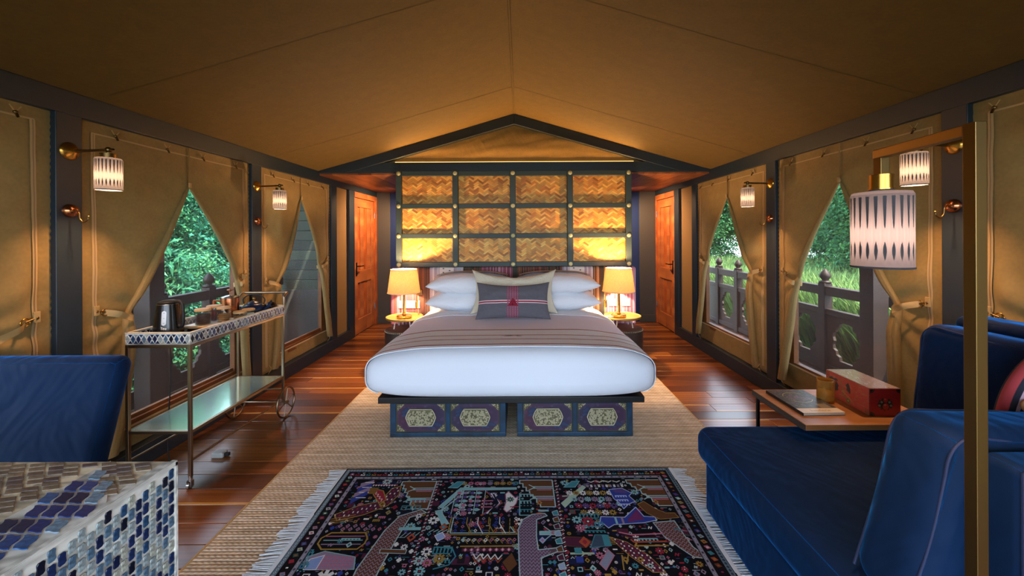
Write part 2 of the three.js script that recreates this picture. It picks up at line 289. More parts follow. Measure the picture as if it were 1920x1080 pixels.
// windows
let wn = 0;
function windowIn(s, d0, d1, sill, words) {
  const o = (n) => face(s) + s * n, w = struct(`window_${++wn}`, `wood framed insect screen window in the ${words} bay`, 'window');
  w.userData.kind = 'structure';
  part('jamb', spanD(o(0.06), o(0.1), sill - 0.03, 1.83, d0, d0 + 0.12, 0.003), M.jamb, w); part('jamb', spanD(o(0.06), o(0.1), sill - 0.03, 1.83, d1 - 0.12, d1, 0.003), M.jamb, w);
  part('bottom_rail', spanD(o(0.055), o(0.1), sill - 0.06, sill, d0 + 0.12, d1 - 0.12, 0.003), M.jamb, w); part('top_rail', spanD(o(0.06), o(0.1), 1.76, 1.83, d0 + 0.12, d1 - 0.12, 0.003), M.jamb, w);
  part('insect_screen', spanD(o(0.086), o(0.088), sill, 1.76, d0 + 0.12, d1 - 0.12, 0), M.mesh, w);
}
windowIn(-1, 0.59, 1.828, 0.28, 'left wall front'); windowIn(-1, 1.939, 3.167, 0.28, 'left wall middle'); windowIn(-1, 3.285, 4.5, 0.27, 'left wall rear');
windowIn(1, 0.56, 1.793, 0.33, 'right wall front'); windowIn(1, 1.907, 3.145, 0.33, 'right wall middle'); windowIn(1, 3.267, 4.565, 0.33, 'right wall rear');

// ---- canvas roof, gable truss and gable canvas
{
  const c = struct('ceiling', 'steep olive tan canvas tent roof with a ridge seam', 'ceiling');
  for (const s of [-1, 1]) {
    const x1 = face(s) + s * 0.11, slope = (RIDGE - EAVE) / Math.abs(face(s) - XC);
    const at = (u, v) => { const d = lerp(FRONT - 0.1, BACK + 0.1, v), x = lerp(XC, x1, u), b = u * (1 - u) * 4; return [x, RIDGE - Math.abs(x - XC) * slope - 0.012 * b * (1 - Math.pow(Math.cos(v * PI * 5), 2)) + 0.006 * b * nz(u * 3, v * 9, s), -d]; };
    const under = grid(40, 100, (u, v) => at(s < 0 ? 1 - u : u, v)), top = grid(6, 6, (u, v) => { const q = at(s < 0 ? u : 1 - u, v); q[1] += 0.03; return q; });
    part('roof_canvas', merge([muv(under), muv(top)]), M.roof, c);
    for (const d of [0.55, 2.0, 3.45]) { // sewn seams running from the ridge to the eave
      const v = (d - FRONT + 0.1) / (BACK - FRONT + 0.2);
      part('seam', grid(30, 1, (u, k) => { const q = at(s < 0 ? 1 - u : u, v + (k - 0.5) * 0.0022); q[1] -= 0.0012; return q; }), M.roof, c);
    }
  }
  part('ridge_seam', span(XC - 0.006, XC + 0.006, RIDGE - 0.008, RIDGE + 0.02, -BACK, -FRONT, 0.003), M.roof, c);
}
{
  const t = struct('trim_1', 'dark timber gable truss over the bed', 'truss'), th = 0.115;
  const slopeL = (RIDGE - EAVE) / (XC - XL), slopeR = (RIDGE - EAVE) / (XR - XC);
  const raf = (s) => { const f = face(s), sl = s < 0 ? slopeL : slopeR, up = (x) => RIDGE - Math.abs(x - XC) * sl; return extrude(poly(s < 0 ? [[f, up(f) - 0.02], [f + 0.32, up(f) - 0.02], [XC, RIDGE - th], [XC, RIDGE - 0.004], [f, up(f)]] : [[f - 0.32, up(f) - 0.02], [f, up(f) - 0.02], [f, up(f)], [XC, RIDGE - 0.004], [XC, RIDGE - th]]), 0.09, 0.003).translate(0, 0, -GABLE - 0.09); };
  part('rafter', muv(raf(-1)), M.charcoal, t); part('rafter', muv(raf(1)), M.charcoal, t);
  part('tie_beam', spanD(XL, XR, 2.022, 2.134, GABLE + 0.002, GABLE + 0.1, 0.004), M.charcoal, t);
}
{
  const g = struct('wall_gable', 'tan canvas triangle stretched inside the gable truss', 'wall');
  const tri = grid(48, 12, (u, v) => { const x = lerp(XL + 0.2, XR - 0.2, u), top = RIDGE - 0.09 - Math.abs(x - XC) * 0.288, y = lerp(2.1, Math.max(2.11, top), v); return [x, y, -GABLE - 0.06 + 0.008 * nz(x * 3 + y * 2, y * 14, 4) + 0.006 * nz(x * 1.1, y * 30 - x * 4, 9)]; });
  part('gable_canvas', muv(tri), M.canvas, g);
}
// ---- behind the gable: board ceiling, back wall, doors
{
  const c = struct('ceiling', 'low ceiling of reddish wooden boards behind the gable', 'ceiling'), R = rng(8);
  for (let x = XL; x < XR; x += 0.142) { const m = part('board', tile(rectPts(Math.min(0.14, XR - x), BACK - GABLE - 0.02), 0.02, 0.002, 'rect').rotateX(PI / 2), M.board[Math.floor(R() * 3)], c); m.position.set(x + 0.071, 2.02, -(BACK + GABLE + 0.02) / 2); }
  part('ceiling_deck', spanD(XL, XR, 2.021, 2.04, GABLE + 0.1, BACK, 0), M.subfloor, c);
}
{
  const w = struct('wall_back', 'back wall with a deep blue panel between grey sides', 'wall');
  part('blue_panel', spanD(-2.0, 1.86, 0, 2.0, BACK, BACK + 0.04, 0.002), M.blue, w);
  part('grey_panel', spanD(XL - 0.1, -1.99, 0, 2.0, BACK - 0.025, BACK + 0.04, 0.002), M.grey, w); part('grey_panel', spanD(1.83, XR + 0.1, 0, 2.0, BACK - 0.025, BACK + 0.04, 0.002), M.grey, w);
  part('baseboard', spanD(XL - 0.1, -1.985, 0, 0.115, BACK - 0.04, BACK - 0.024, 0.003), M.grey, w); part('baseboard', spanD(1.825, XR + 0.1, 0, 0.115, BACK - 0.04, BACK - 0.024, 0.003), M.grey, w);
  part('outer_wall', muv(extrude(poly([[XL - 0.12, -0.02], [XR + 0.12, -0.02], [XR + 0.12, 2.03], [XC, 2.68], [XL - 0.12, 2.03]]), 0.04, 0.002)).translate(0, 0, -BACK - 0.09), M.canvasBrown, w);
}
{
  const w = struct('wall_front', 'open front of the tent behind the viewer under a canvas gable', 'wall');
  part('gable_canvas', muv(extrude(poly([[XL - 0.1, 2.0], [XR + 0.1, 2.0], [XR + 0.1, 2.03], [XC, 2.66], [XL - 0.1, 2.03]]), 0.03, 0.002)).translate(0, 0, -FRONT), M.canvasBrown, w);
  part('header_beam', span(XL, XR, 1.93, 2.05, -FRONT - 0.02, -FRONT + 0.06), M.charcoal, w);
  for (const x of [XL, XR - 0.12]) part('post', span(x, x + 0.12, 0, 1.93, -FRONT - 0.04, -FRONT + 0.06), M.charcoal, w);
}
function makeDoor(n, s, words) {
  const d = struct(`door_${n}`, words, 'door'), o = (k) => face(s) + s * k, [a, b] = s < 0 ? [5.15, 5.83] : [5.23, 5.88], top = 1.855;
  const bd = (x0, x1, y0, y1, d0, d1, m, name = 'rail') => part(name, spanD(o(x0), o(x1), y0, y1, d0, d1, 0.004), m, d);
  bd(-0.004, 0.1, top, 1.93, a - 0.02, BACK, M.door, 'head_jamb'); bd(-0.006, 0.1, 0, top, b, BACK - 0.03, M.doorLight, 'jamb'); bd(0, 0.1, 0, top, a - 0.02, a, M.door, 'jamb');
  bd(0.06, 0.09, 0, 1.9, a, b, M.door, 'backing');
  bd(0.01, 0.05, 0.01, top - 0.005, a + 0.003, a + 0.1, M.door, 'stile'); bd(0.01, 0.05, 0.01, top - 0.005, b - 0.1, b - 0.003, M.door, 'stile');
  for (const [y0, y1] of [[0.01, 0.2], [0.7, 0.86], [top - 0.12, top - 0.005]]) bd(0.012, 0.05, y0, y1, a + 0.1, b - 0.1, M.door);
  const k = 4, wd = (b - a - 0.2) / k;
  for (const [y0, y1] of [[0.2, 0.7], [0.86, top - 0.12]]) for (let i = 0; i < k; i++) bd(i & 1 ? 0.026 : 0.03, 0.05, y0, y1, a + 0.1 + i * wd + 0.002, a + 0.1 + (i + 1) * wd - 0.002, i & 1 ? M.door : M.doorLight, 'panel');
  const h = new THREE.Group(); h.name = 'handle'; d.add(h);
  part('back_plate', spanD(o(0.004), o(0.012), 0.8, 0.98, a + 0.035, a + 0.07), M.blackSteel, h); part('lever', merge([rod([o(0), 0.93, -(a + 0.052)], [o(-0.05), 0.93, -(a + 0.052)], 0.008), rod([o(-0.05), 0.93, -(a + 0.045)], [o(-0.045), 0.93, -(a + 0.16)], 0.008)]), M.blackSteel, h);
  part('keyhole_cover', cyl(0.012, 0.012, 0.008).rotateZ(PI / 2).translate(o(-0.002), 0.83, -(a + 0.052)), M.blackSteel, h);
  for (const y of [0.24, 1.6]) part('hinge', cyl(0.008, 0.008, 0.09).translate(o(0), y, -b), M.steel, d);
}
makeDoor(1, -1, 'orange wood plank door at the rear of the left wall'); makeDoor(2, 1, 'orange wood plank door at the rear of the right wall');

// ---- parted canvas curtains, one per bay
function curtain(s, d0, d1, o, label) {
  const X0 = face(s) + s * 0.03, L = d1 - d0, base = [X0, 0.12, -(d0 + d1) / 2];
  const root = thing('tent_curtain', label, 'curtain', base, 0, 'parted canvas curtains of the window bays');
  const at = (q, t, n) => [X0 - s * n - base[0], t - base[1], -(d0 + q) - base[2]];
  const apex = o.apex[0], apexY = o.apex[1], TOP = 1.935, BOT = 0.17;
  const flip = (g, far) => { if ((s < 0) === !far) { const i = g.index.array; for (let k = 0; k < i.length; k += 3) { const a = i[k]; i[k] = i[k + 1]; i[k + 1] = a; } g.computeVertexNormals(); } return muv(g); };
  for (const far of [0, 1]) {
    const [ws, sy, wb] = far ? o.far : o.near, L2 = far ? L - apex : apex, seed = d0 * 3.1 + s * 7 + far * 5;
    const width = (t) => t >= apexY ? L2 : t >= sy ? ws + (L2 - ws) * Math.pow((t - sy) / (apexY - sy), 1.06) : wb + (ws - wb) * Math.pow(clamp((t - BOT) / (sy - BOT)), 0.8);
    const q = (x) => (far ? L - x : x);
    const pinch = (t) => Math.exp(-Math.pow((t - sy) / 0.09, 2));
    const off = (x, t) => { // billow and creases
      const w = width(t), u = x / w, open = t < apexY ? clamp((apexY - t) / 0.35) : 0, e = clamp(x / 0.12) * clamp((TOP - t) / 0.08);
      const dx = w - x, fan = Math.sin(Math.atan2(t - sy, dx + 0.12) * 15 + seed) * Math.exp(-Math.hypot(dx, t - sy) * 2.6) * 0.009 * clamp(dx / 0.08);
      const ruff = x < 0.055 ? 0.0035 * Math.sin(t * 190 + 3 * nz(t * 9, seed)) * (1 - x / 0.055) : 0;
      return 0.004 + e * (open * (0.022 * u * u + 0.014 * Math.sin(u * PI) + fan) + 0.011 * nz(x * 3, t * 1.6, seed) + 0.006 * nz(x * 7 + t * 4, t * 9, seed + 3) * clamp(dx / 0.1)) + ruff - 0.02 * pinch(t) * u * e * open;
    };
    const NU = 56, CU = 14, NV = 110;
    const g = grid(NU + CU, NV, (gu, gv) => {
      const t = lerp(BOT + (far ? 0.02 : 0), TOP, gv), w = width(t), k = gu * (NU + CU);
      if (k <= NU) { const x = w * k / NU; return at(q(x), t, off(x, t)); }
      const open = clamp((apexY + 0.02 - t) / 0.06), r = (0.009 + (t < sy ? 0.02 : 0.012) * clamp((apexY - t) / 0.5) - 0.007 * pinch(t)) * open, a = (k - NU) / CU * 5.6; // rolled inner edge
      return at(q(w + r * Math.sin(a) * 1.1 + 0.001 * (1 - open) * (k - NU)), t, off(w, t) + r * (1 - Math.cos(a)) - r * 0.2);
    });
    const fl = part('flap', flip(g, far), M.canvas, root);
    const strip = (x0, x1, t0, t1, h) => flip(grid(2, 120, (u, v) => { const t = lerp(t0, t1, v), x = lerp(x0, x1, u); return at(q(x), t, off(x, t) + h); }), far);
    part('zip', strip(0.058, 0.078, 0.2, 1.87, 0.004), M.zip, fl, 'pinkish tan zip tape'); part('zip_teeth', strip(0.066, 0.07, 0.2, 1.87, 0.0055), M.zipDark, fl);
    if (!o.noTop) part('hem', flip(grid(60, 1, (u, v) => { const x = lerp(0.06, L2, u); return at(q(x), 1.868 + v * 0.008, off(x, 1.868) + 0.003); }), far), M.zip, fl);
    // tie-back strap with its buckle
    const st = new THREE.Group(); st.name = 'tie_back'; root.add(st);
    const y0 = sy + 0.035, y1 = sy - 0.03, xs = 0.065, rw = 0.034;
    part('strap', flip(grid(26, 3, (u, v) => { const x = lerp(xs + 0.045, ws + 0.012, u), t = lerp(y0, y1, u) + (v - 0.5) * rw; const wrap = clamp((u - 0.86) / 0.14); return at(q(x), t, Math.max(off(Math.min(x, width(t)), t), 0) + 0.024 - 0.02 * (1 - clamp(u / 0.2)) + 0.03 * Math.sqrt(1 - wrap) * clamp(u * 3) - 0.035 * wrap * wrap); }), far), M.strap, st);
    const b = at(q(xs + 0.045), y0, off(xs, y0) + 0.014), h = at(q(xs + 0.004), y0 + 0.012, off(xs, y0) + 0.014);
    part('buckle', torus(0.017, 0.0028, 8, 20).rotateY(PI / 2).translate(...b), M.brass, st); part('hook', merge([rod(h, b, 0.004), ball(0.008, ...h)]), M.oldBrass, st);
    part('tab', span(-0.004, 0.004, -0.025, 0.025, -0.012, 0.012, 0.002).translate(h[0], h[1] + 0.004, h[2]), M.strap, st);
  }
  // small hooks along the top hem
  for (const x of o.clips || []) {
    const p = at(x, 1.882, 0.02), c = new THREE.Group(); c.name = 'hanger'; root.add(c);
    part('loop', merge([rod([p[0], p[1] + 0.028, p[2] - 0.02], p, 0.0025), rod([p[0], p[1] + 0.028, p[2] + 0.02], p, 0.0025)]), M.strap, c); part('toggle', merge([ball(0.009, p[0], p[1], p[2], 10, 8), rod(p, [p[0] - s * 0.012, p[1] - 0.022, p[2]], 0.005)]), M.oldBrass, c);
  }
  part('apex_tab', span(-0.006, 0.006, -0.02, 0.014, -0.009, 0.009, 0.003).translate(...at(apex, apexY + 0.004, 0.02)), M.strap, root);
  part('centre_seam', span(-0.002, 0.002, 0, 1.925 - apexY, -0.004, 0.004, 0.001).translate(...at(apex, apexY, 0.014)), M.canvas, root);
  // canvas sill flap below the window
  const sf = (h) => grid(60, 8, (u, v) => { const x = u * L, t = lerp(0.13, o.sill, v); return at(x, t, -0.022 + h + 0.01 * nz(x * 3, t * 3, d0) + 0.006 * nz(x * 5 + t * 14, t * 11, d0 + 2)); });
  part('sill_flap', flip(sf(0), 0), M.canvas, root); part('sill_hem', flip(grid(60, 2, (u, v) => { const x = u * L; return at(x, o.sill + 0.006 * (v - 0.5) * 2, -0.018 + 0.01 * nz(x * 3, o.sill * 3, d0)); }), 0), M.trim, root);
  // cord toggles at the foot of each flap
  for (const x of [0.09, L - 0.09]) part('cord', tube([at(x, 0.21, 0.03), at(x + 0.004, 0.18, 0.045), at(x - 0.004, 0.15, 0.03), at(x, 0.135, 0.02)], 0.003, 10, 6), M.strap, root);
}
// [inner edge distance from its own post at the strap, strap height, distance at the foot]
curtain(-1, 0.59, 1.828, { apex: [0.62, 1.68], near: [0.2, 0.9, 0.1], far: [0.25, 0.92, 0.12], sill: 0.25, clips: [0.3, 0.9, 1.1] }, 'tan canvas curtain cut by the left edge behind the blue chair');
curtain(-1, 1.939, 3.167, { apex: [0.645, 1.675], near: [0.235, 0.9, 0.115], far: [0.155, 0.99, 0.075], sill: 0.25, clips: [0.17, 0.48, 0.75, 1.06] }, 'tan canvas curtain parted behind the bar trolley');
curtain(-1, 3.285, 4.5, { apex: [0.62, 1.72], near: [0.225, 0.9, 0.13], far: [0.27, 1.03, 0.045], sill: 0.25, clips: [0.17, 0.48, 0.74, 1.04] }, 'tan canvas curtain by the dark boarded wall view, beyond the trolley');
curtain(1, 0.56, 1.793, { apex: [0.62, 1.68], near: [0.2, 0.92, 0.1], far: [0.24, 0.93, 0.14], sill: 0.31, clips: [0.3, 0.62, 0.9, 1.14] }, 'tan canvas curtain behind the sofa back, cut by the right edge');
curtain(1, 1.907, 3.145, { apex: [0.625, 1.685], near: [0.235, 0.93, 0.2], far: [0.24, 0.99, 0.085], sill: 0.31, clips: [0.14, 0.42, 0.75, 1.07] }, 'tan canvas curtain parted behind the red painted box');
curtain(1, 3.267, 4.565, { apex: [0.64, 1.72], near: [0.225, 0.98, 0.12], far: [0.25, 1.04, 0.07], sill: 0.31, clips: [0.2, 0.6, 0.92, 1.2] }, 'tan canvas curtain nearest the right wooden door');

// ---- outside: ground, decks, railings, verandah posts, boarded wall
{
  const g = struct('ground', 'grassy ground outside the tent', 'ground'); g.userData.kind = 'structure';
  part('soil', muv(new THREE.PlaneGeometry(60, 60, 60, 60).rotateX(-PI / 2)).translate(0, -0.6, 0), M.ground, g);
  const f = struct('front_deck', 'wooden deck in front of the tent behind the viewer', 'deck');
  part('decking', span(-3.4, 3.4, -0.1, -0.03, 1.32, 3.2), M.rail, f);
  const aw = struct('added_awning', 'added unseen awning behind the viewer that keeps sky light off the floor', 'awning'); part('added_awning_canvas', span(-2.6, 2.5, 2.06, 2.09, 1.3, 1.9), M.canvasBrown, aw);  // added out of view to cut sky light on the floor and its bounce
}
function side(s) {
  const words = s < 0 ? 'left' : 'right', dk = struct('deck', `narrow wooden verandah deck outside the ${words} windows`, 'deck'), R = rng(60 + s), x0 = face(s) + s * 0.15, x1 = s * 3.12;
  for (let d = 0.4; d < 6.3; d += 0.125) { const m = part('plank', tile(rectPts(Math.abs(x1 - x0), 0.12), 0.03, 0.002, 'rect').rotateX(-PI / 2), M.deck[Math.floor(R() * 3)], dk); m.position.set((x0 + x1) / 2, -0.04, -d); }
  const rl = thing('deck_railing', `dark carved wooden railing with pointed finials outside the ${words} windows`, 'railing', [s * 3.0, -0.01, -3.6]);
  const z = (d) => -(d + 3.6 - 7.2), ds = s < 0 ? [1.68, 2.19, 2.7, 3.217, 3.73, 4.24, 4.75] : [1.27, 1.78, 2.284, 2.792, 3.3, 3.81, 4.32, 4.82, 5.33, 5.84], a = ds[0] - 0.25, b = ds[ds.length - 1] + (s < 0 ? 0.1 : 0.4);
  const zz = (d) => -d + 3.6;
  part('top_rail', span(-0.035, 0.035, 0.745, 0.835, zz(b), zz(a), 0.006), M.rail, rl); part('middle_rail', span(-0.03, 0.03, 0.56, 0.615, zz(b), zz(a), 0.005), M.rail, rl); part('bottom_rail', span(-0.03, 0.03, 0.02, 0.08, zz(b), zz(a), 0.005), M.rail, rl);
  const fin = lathe([[0.001, 0], [0.05, 0], [0.05, 0.018], [0.026, 0.026], [0.03, 0.036], [0.047, 0.06], [0.046, 0.085], [0.03, 0.112], [0.012, 0.132], [0.001, 0.142]], 20);
  for (const d of ds) { part('post', span(-0.042, 0.042, 0, 0.86, zz(d) - 0.042, zz(d) + 0.042, 0.006), M.rail, rl); part('finial', fin, M.rail, rl).position.set(0, 0.86, zz(d)); }
  for (let i = -1; i < ds.length; i++) { // carved boards with a lobed opening
    const c0 = i < 0 ? a : ds[i] + 0.03, c1 = i + 1 < ds.length ? ds[i + 1] - 0.03 : b; if (c1 - c0 < 0.25) continue;
    const w = c1 - c0, cx = 0, sh = poly([[-w / 2, 0.06], [w / 2, 0.06], [w / 2, 0.58], [-w / 2, 0.58]]);
    const half = [[0.05, 0.15], [0.07, 0.15], [0.075, 0.185], [0.11, 0.2], [0.115, 0.235], [0.145, 0.25], [0.15, 0.29], [0.135, 0.325], [0.15, 0.36], [0.145, 0.4], [0.115, 0.415], [0.11, 0.45], [0.075, 0.465], [0.07, 0.5], [0.03, 0.51]];
    if (w > 0.38) { const h = new THREE.Path(); const pts = [...half, ...half.slice().reverse().map((p) => [-p[0], p[1]])]; pts.forEach((p, k) => (k ? h.lineTo(p[0] + cx, p[1]) : h.moveTo(p[0] + cx, p[1]))); sh.holes.push(h); }
    part('carved_board', muv(extrude(sh, 0.03, 0.003).translate(0, 0, -0.015).rotateY(PI / 2)), M.rail, rl).position.set(0, 0, zz((c0 + c1) / 2));
  }
  const vp = struct('verandah_post', `square verandah roof post outside the ${words} windows`, 'post');
  for (const d of s < 0 ? [2.84, 0.6] : [2.98, 0.6, 6.1]) part('post', spanD(s * 2.72 - 0.06, s * 2.72 + 0.06, -0.04, 2.12, d - 0.06, d + 0.06, 0.005), M.rail, vp);
  const vr = struct('verandah_roof', `flat verandah roof over the ${words} deck`, 'roof');
  for (let i = 0; i < 5; i++) part('roof_board', spanD(face(s) + s * (0.12 + i * 0.17), face(s) + s * (0.292 + i * 0.17), 2.1, 2.14, -1, 6.3), M.deck[i % 3], vr);
}
side(-1); side(1);
{
  const w = struct('boarded_wall', 'dark green boarded outbuilding wall outside the left rear window', 'wall'), R = rng(71);
  part('backing', spanD(-3.02, -2.34, -0.02, 2.1, 4.93, 5.0, 0.002), M.siding[1], w); part('plinth', spanD(-3.03, -2.34, -0.02, 0.66, 4.9, 4.94, 0.004), M.grey, w);
  for (let y = 0.66; y < 2.05; y += 0.125) { const m = part('board', tile(rectPts(0.69, 0.12), 0.02, 0.004, 'rect'), M.siding[Math.floor(R() * 3)], w); m.position.set(-2.685, y + 0.06, -4.935); m.rotation.x = 0.06; }
}
// ---------------------------------------------------------------- woven bamboo screen over the bed
{
  const s = thing('bamboo_screen', 'dark green grid frame of twelve woven bamboo panels above the bed', 'wall panel', [-0.065, 0.998, -4.16]);
  const xs = [-1.225, -0.622, -0.009, 0.601, 1.224], ys = [0.03, 0.333, 0.652, 1.0], R = rng(14);
  for (const x of xs) part('upright', span(x - 0.031, x + 0.031, -0.002, 1.032, 0, 0.042, 0.004), M.frameGreen, s);
  for (let i = 0; i < 4; i++) for (const y of ys) part('crossbar', span(xs[i] + 0.03, xs[i + 1] - 0.03, y - 0.026, y + 0.026, 0.003, 0.036, 0.004), M.frameGreen, s);
  const ros = lathe([[0.0001, 0.012], [0.006, 0.012], [0.009, 0.008], [0.016, 0.011], [0.021, 0.006], [0.023, 0]], 12).rotateX(PI / 2);
  for (const x of xs) for (const y of ys) part('rosette', ros, M.rosette, s).position.set(x, y, 0.042);
  const pal = [[0.72, 0.38, 0.09], [0.8, 0.46, 0.13], [0.62, 0.29, 0.06], [0.86, 0.55, 0.2], [0.5, 0.2, 0.04], [0.76, 0.42, 0.1]];
  for (let i = 0; i < 4; i++) for (let j = 0; j < 3; j++) { // herringbone of split bamboo strips
    const x0 = xs[i] + 0.02, x1 = xs[i + 1] - 0.02, y0 = ys[j] + 0.018, y1 = ys[j + 1] - 0.018, w = 0.034, P = [], C = [], N = [];
    const quad = (a, b, c, d, col) => { for (const p of [a, b, c, a, c, d]) { P.push(...p); C.push(...col); } };
    const cw = 0.7071, n = Math.ceil((x1 - x0 + y1 - y0) / (w * 1.4)) + 4;
    const cx = (x0 + x1) / 2, cy = (y0 + y1) / 2;
    for (let a = -n; a < n; a++) for (let b = -n; b < n; b++) {
      const k = ((a - b) % 6 + 6) % 6; let L, h; // herringbone lattice of strips three cells long
      if (k === 0) { L = [a, b, a + 2.95, b + 0.94]; h = 0; } else if (k === 5) { L = [a, b, a + 0.94, b + 2.95]; h = 1; } else continue;
      const tn = 0.55 + 0.6 * R(), col = pal[Math.floor(R() * pal.length)].map((c, e) => Math.min(0.95, c * tn * [1.2, 1, 0.6][e])), f = 0.004 + 0.003 * R(), t = 0.0018;
      const q = [[L[0], L[1]], [L[2], L[1]], [L[2], L[3]], [L[0], L[3]]].map(([u, v]) => [cx + (u * cw - v * cw) * w * 0.72, cy + (u * cw + v * cw) * w * 0.5]);
      if (q.every((p) => p[0] < x0 || p[0] > x1 || p[1] < y0 || p[1] > y1)) continue;
      const c = q.map((p) => [clamp(p[0], x0, x1), clamp(p[1], y0, y1)]);
      const zA = f + (h ? t : -t) * 0.3, zB = f - (h ? t : -t) * 0.3, top = c.map((p, e) => [p[0], p[1], e === 0 || e === 3 ? zA : zB]);
      quad(top[0], top[1], top[2], top[3], col);
      for (let e = 0; e < 4; e++) { const u = top[e], v = top[(e + 1) % 4]; quad([u[0], u[1], 0], [v[0], v[1], 0], v, u, col.map((g) => g * 0.9)); }
    }
    const g = new THREE.BufferGeometry(); g.setAttribute('position', new THREE.Float32BufferAttribute(P, 3)); g.setAttribute('color', new THREE.Float32BufferAttribute(C, 3)); g.computeVertexNormals();
    const pn = new THREE.Group(); pn.name = 'woven_panel'; s.add(pn);
    const m = part('bamboo_strips', g, M.bamboo, pn); m.userData.kind = 'stuff';
    part('panel_back', span(x0, x1, y0, y1, -0.006, 0.001, 0.001), M.canvasBrown, pn);
  }
}
{ // warm light strip lying on the tie beam, below the gable canvas
  RectAreaLightUniformsLib.init();
  const t = thing('light_strip', 'thin warm light strip hidden on top of the gable tie beam', 'light strip', [XC, 2.134, -4.226]); part('diffuser', span(-1.3, 1.3, 0, 0.006, -0.008, 0.008, 0.002), std({ color: 0xffe0b0, emissive: 0xffb868, emissiveIntensity: 3 }), t);
  const l = new THREE.RectAreaLight(0xffb868, LAMP.cove, 2.6, 0.016); l.position.set(0, 0.009, 0.004); l.rotation.x = PI / 2 + 0.75; l.name = 'strip_glow'; t.add(l);
}
// ---------------------------------------------------------------- striped headboard
T.head = ctex(2048, 512, (c, w, h) => {
  const R = rng(33), X = (px) => (px - 133) / 1420 * w;
  const stripes = (a, b, cols, lo = 2, hi = 7) => { let x = X(a); while (x < X(b)) { const k = lo + R() * (hi - lo); c.fillStyle = cols[Math.floor(R() * cols.length)]; c.fillRect(x, 0, k + 1, h); x += k; } };
  const dark = ['#4a2a2c', '#7a3a34', '#3a3430', '#8a4a30', '#5c3038', '#2e2a2c', '#a0603a', '#6a4a50'], maroon = ['#6e3a4c', '#84485a', '#a87888', '#5a2e3e', '#944c5a', '#c4a0ae', '#7c4256'], green = ['#283026', '#3a3c2c', '#5c3a28', '#241f1e', '#8a4c30', '#46402e', '#6a5040'];
  stripes(133, 300, [...dark, ...maroon]); stripes(300, 368, ['#3c2a28', '#5a342c', '#2e2624', '#7a4632']);
  const band = (a, b, col) => { c.fillStyle = col; c.fillRect(X(a), 0, X(b) - X(a), h); };
  const dots = (a, b) => { band(a, b, '#dcdad6'); c.fillStyle = '#45424a'; for (let k = 0; k < 26; k++) for (let q = 0; q < 2; q++) { const x = lerp(X(a), X(b), q ? 0.72 : 0.28), y = 12 + k * 34 + (q ? 17 : 0); c.beginPath(); c.moveTo(x - 9, y); c.lineTo(x, y - 6); c.lineTo(x + 9, y); c.lineTo(x, y + 6); c.fill(); } };
  const edge = (a, b) => { band(a, b, '#a8a2b0'); for (let k = 0; k < 4; k++) { c.fillStyle = k & 1 ? '#e2dfe0' : '#8e7e92'; c.fillRect(lerp(X(a), X(b), (k + 0.3) / 4), 0, 5, h); } };
  edge(365, 420); dots(420, 502); edge(502, 558); band(520, 545, '#aeb6c6');
  stripes(558, 660, green); stripes(660, 842, maroon); band(842, 868, '#333a30'); stripes(868, 1128, [...green, '#7a3434', '#5c2c30', '#8c5a48']); edge(1128, 1170); dots(1170, 1255); edge(1255, 1305);
  stripes(1305, 1375, ['#1d2420', '#2c3630', '#8a6040', '#3a2c26', '#b08458'], 6, 14); stripes(1375, 1560, ['#8c4e68', '#a87490', '#d2bccb', '#74405a', '#b889a0', '#905a70']);
  c.globalAlpha = 0.12; for (let y = 0; y < h; y += 3) { c.fillStyle = y % 2 ? '#000' : '#fff'; c.fillRect(0, y, w, 1); } c.globalAlpha = 1;
});
M.head = std({ map: T.head, roughness: 0.9 });
{
  const hb = thing('headboard', 'wide padded headboard in vertical striped fabric behind the bed', 'headboard', [-0.077, 0, -4.1]), w = 2.612;
  const g = new RoundedBoxGeometry(w, 0.62, 0.07, 5, 0.03).translate(0, 0.69, -0.035), p = g.attributes.position, uv = g.attributes.uv;
  for (let i = 0; i < p.count; i++) uv.setXY(i, p.getX(i) / w + 0.5, (p.getY(i) - 0.38) / 0.62);
  part('padded_panel', g, M.head, hb);
  for (const x of [-0.7, 0.7]) part('leg', span(x - 0.04, x + 0.04, 0, 0.7, -0.1, -0.06), M.bedBlack, hb);
}
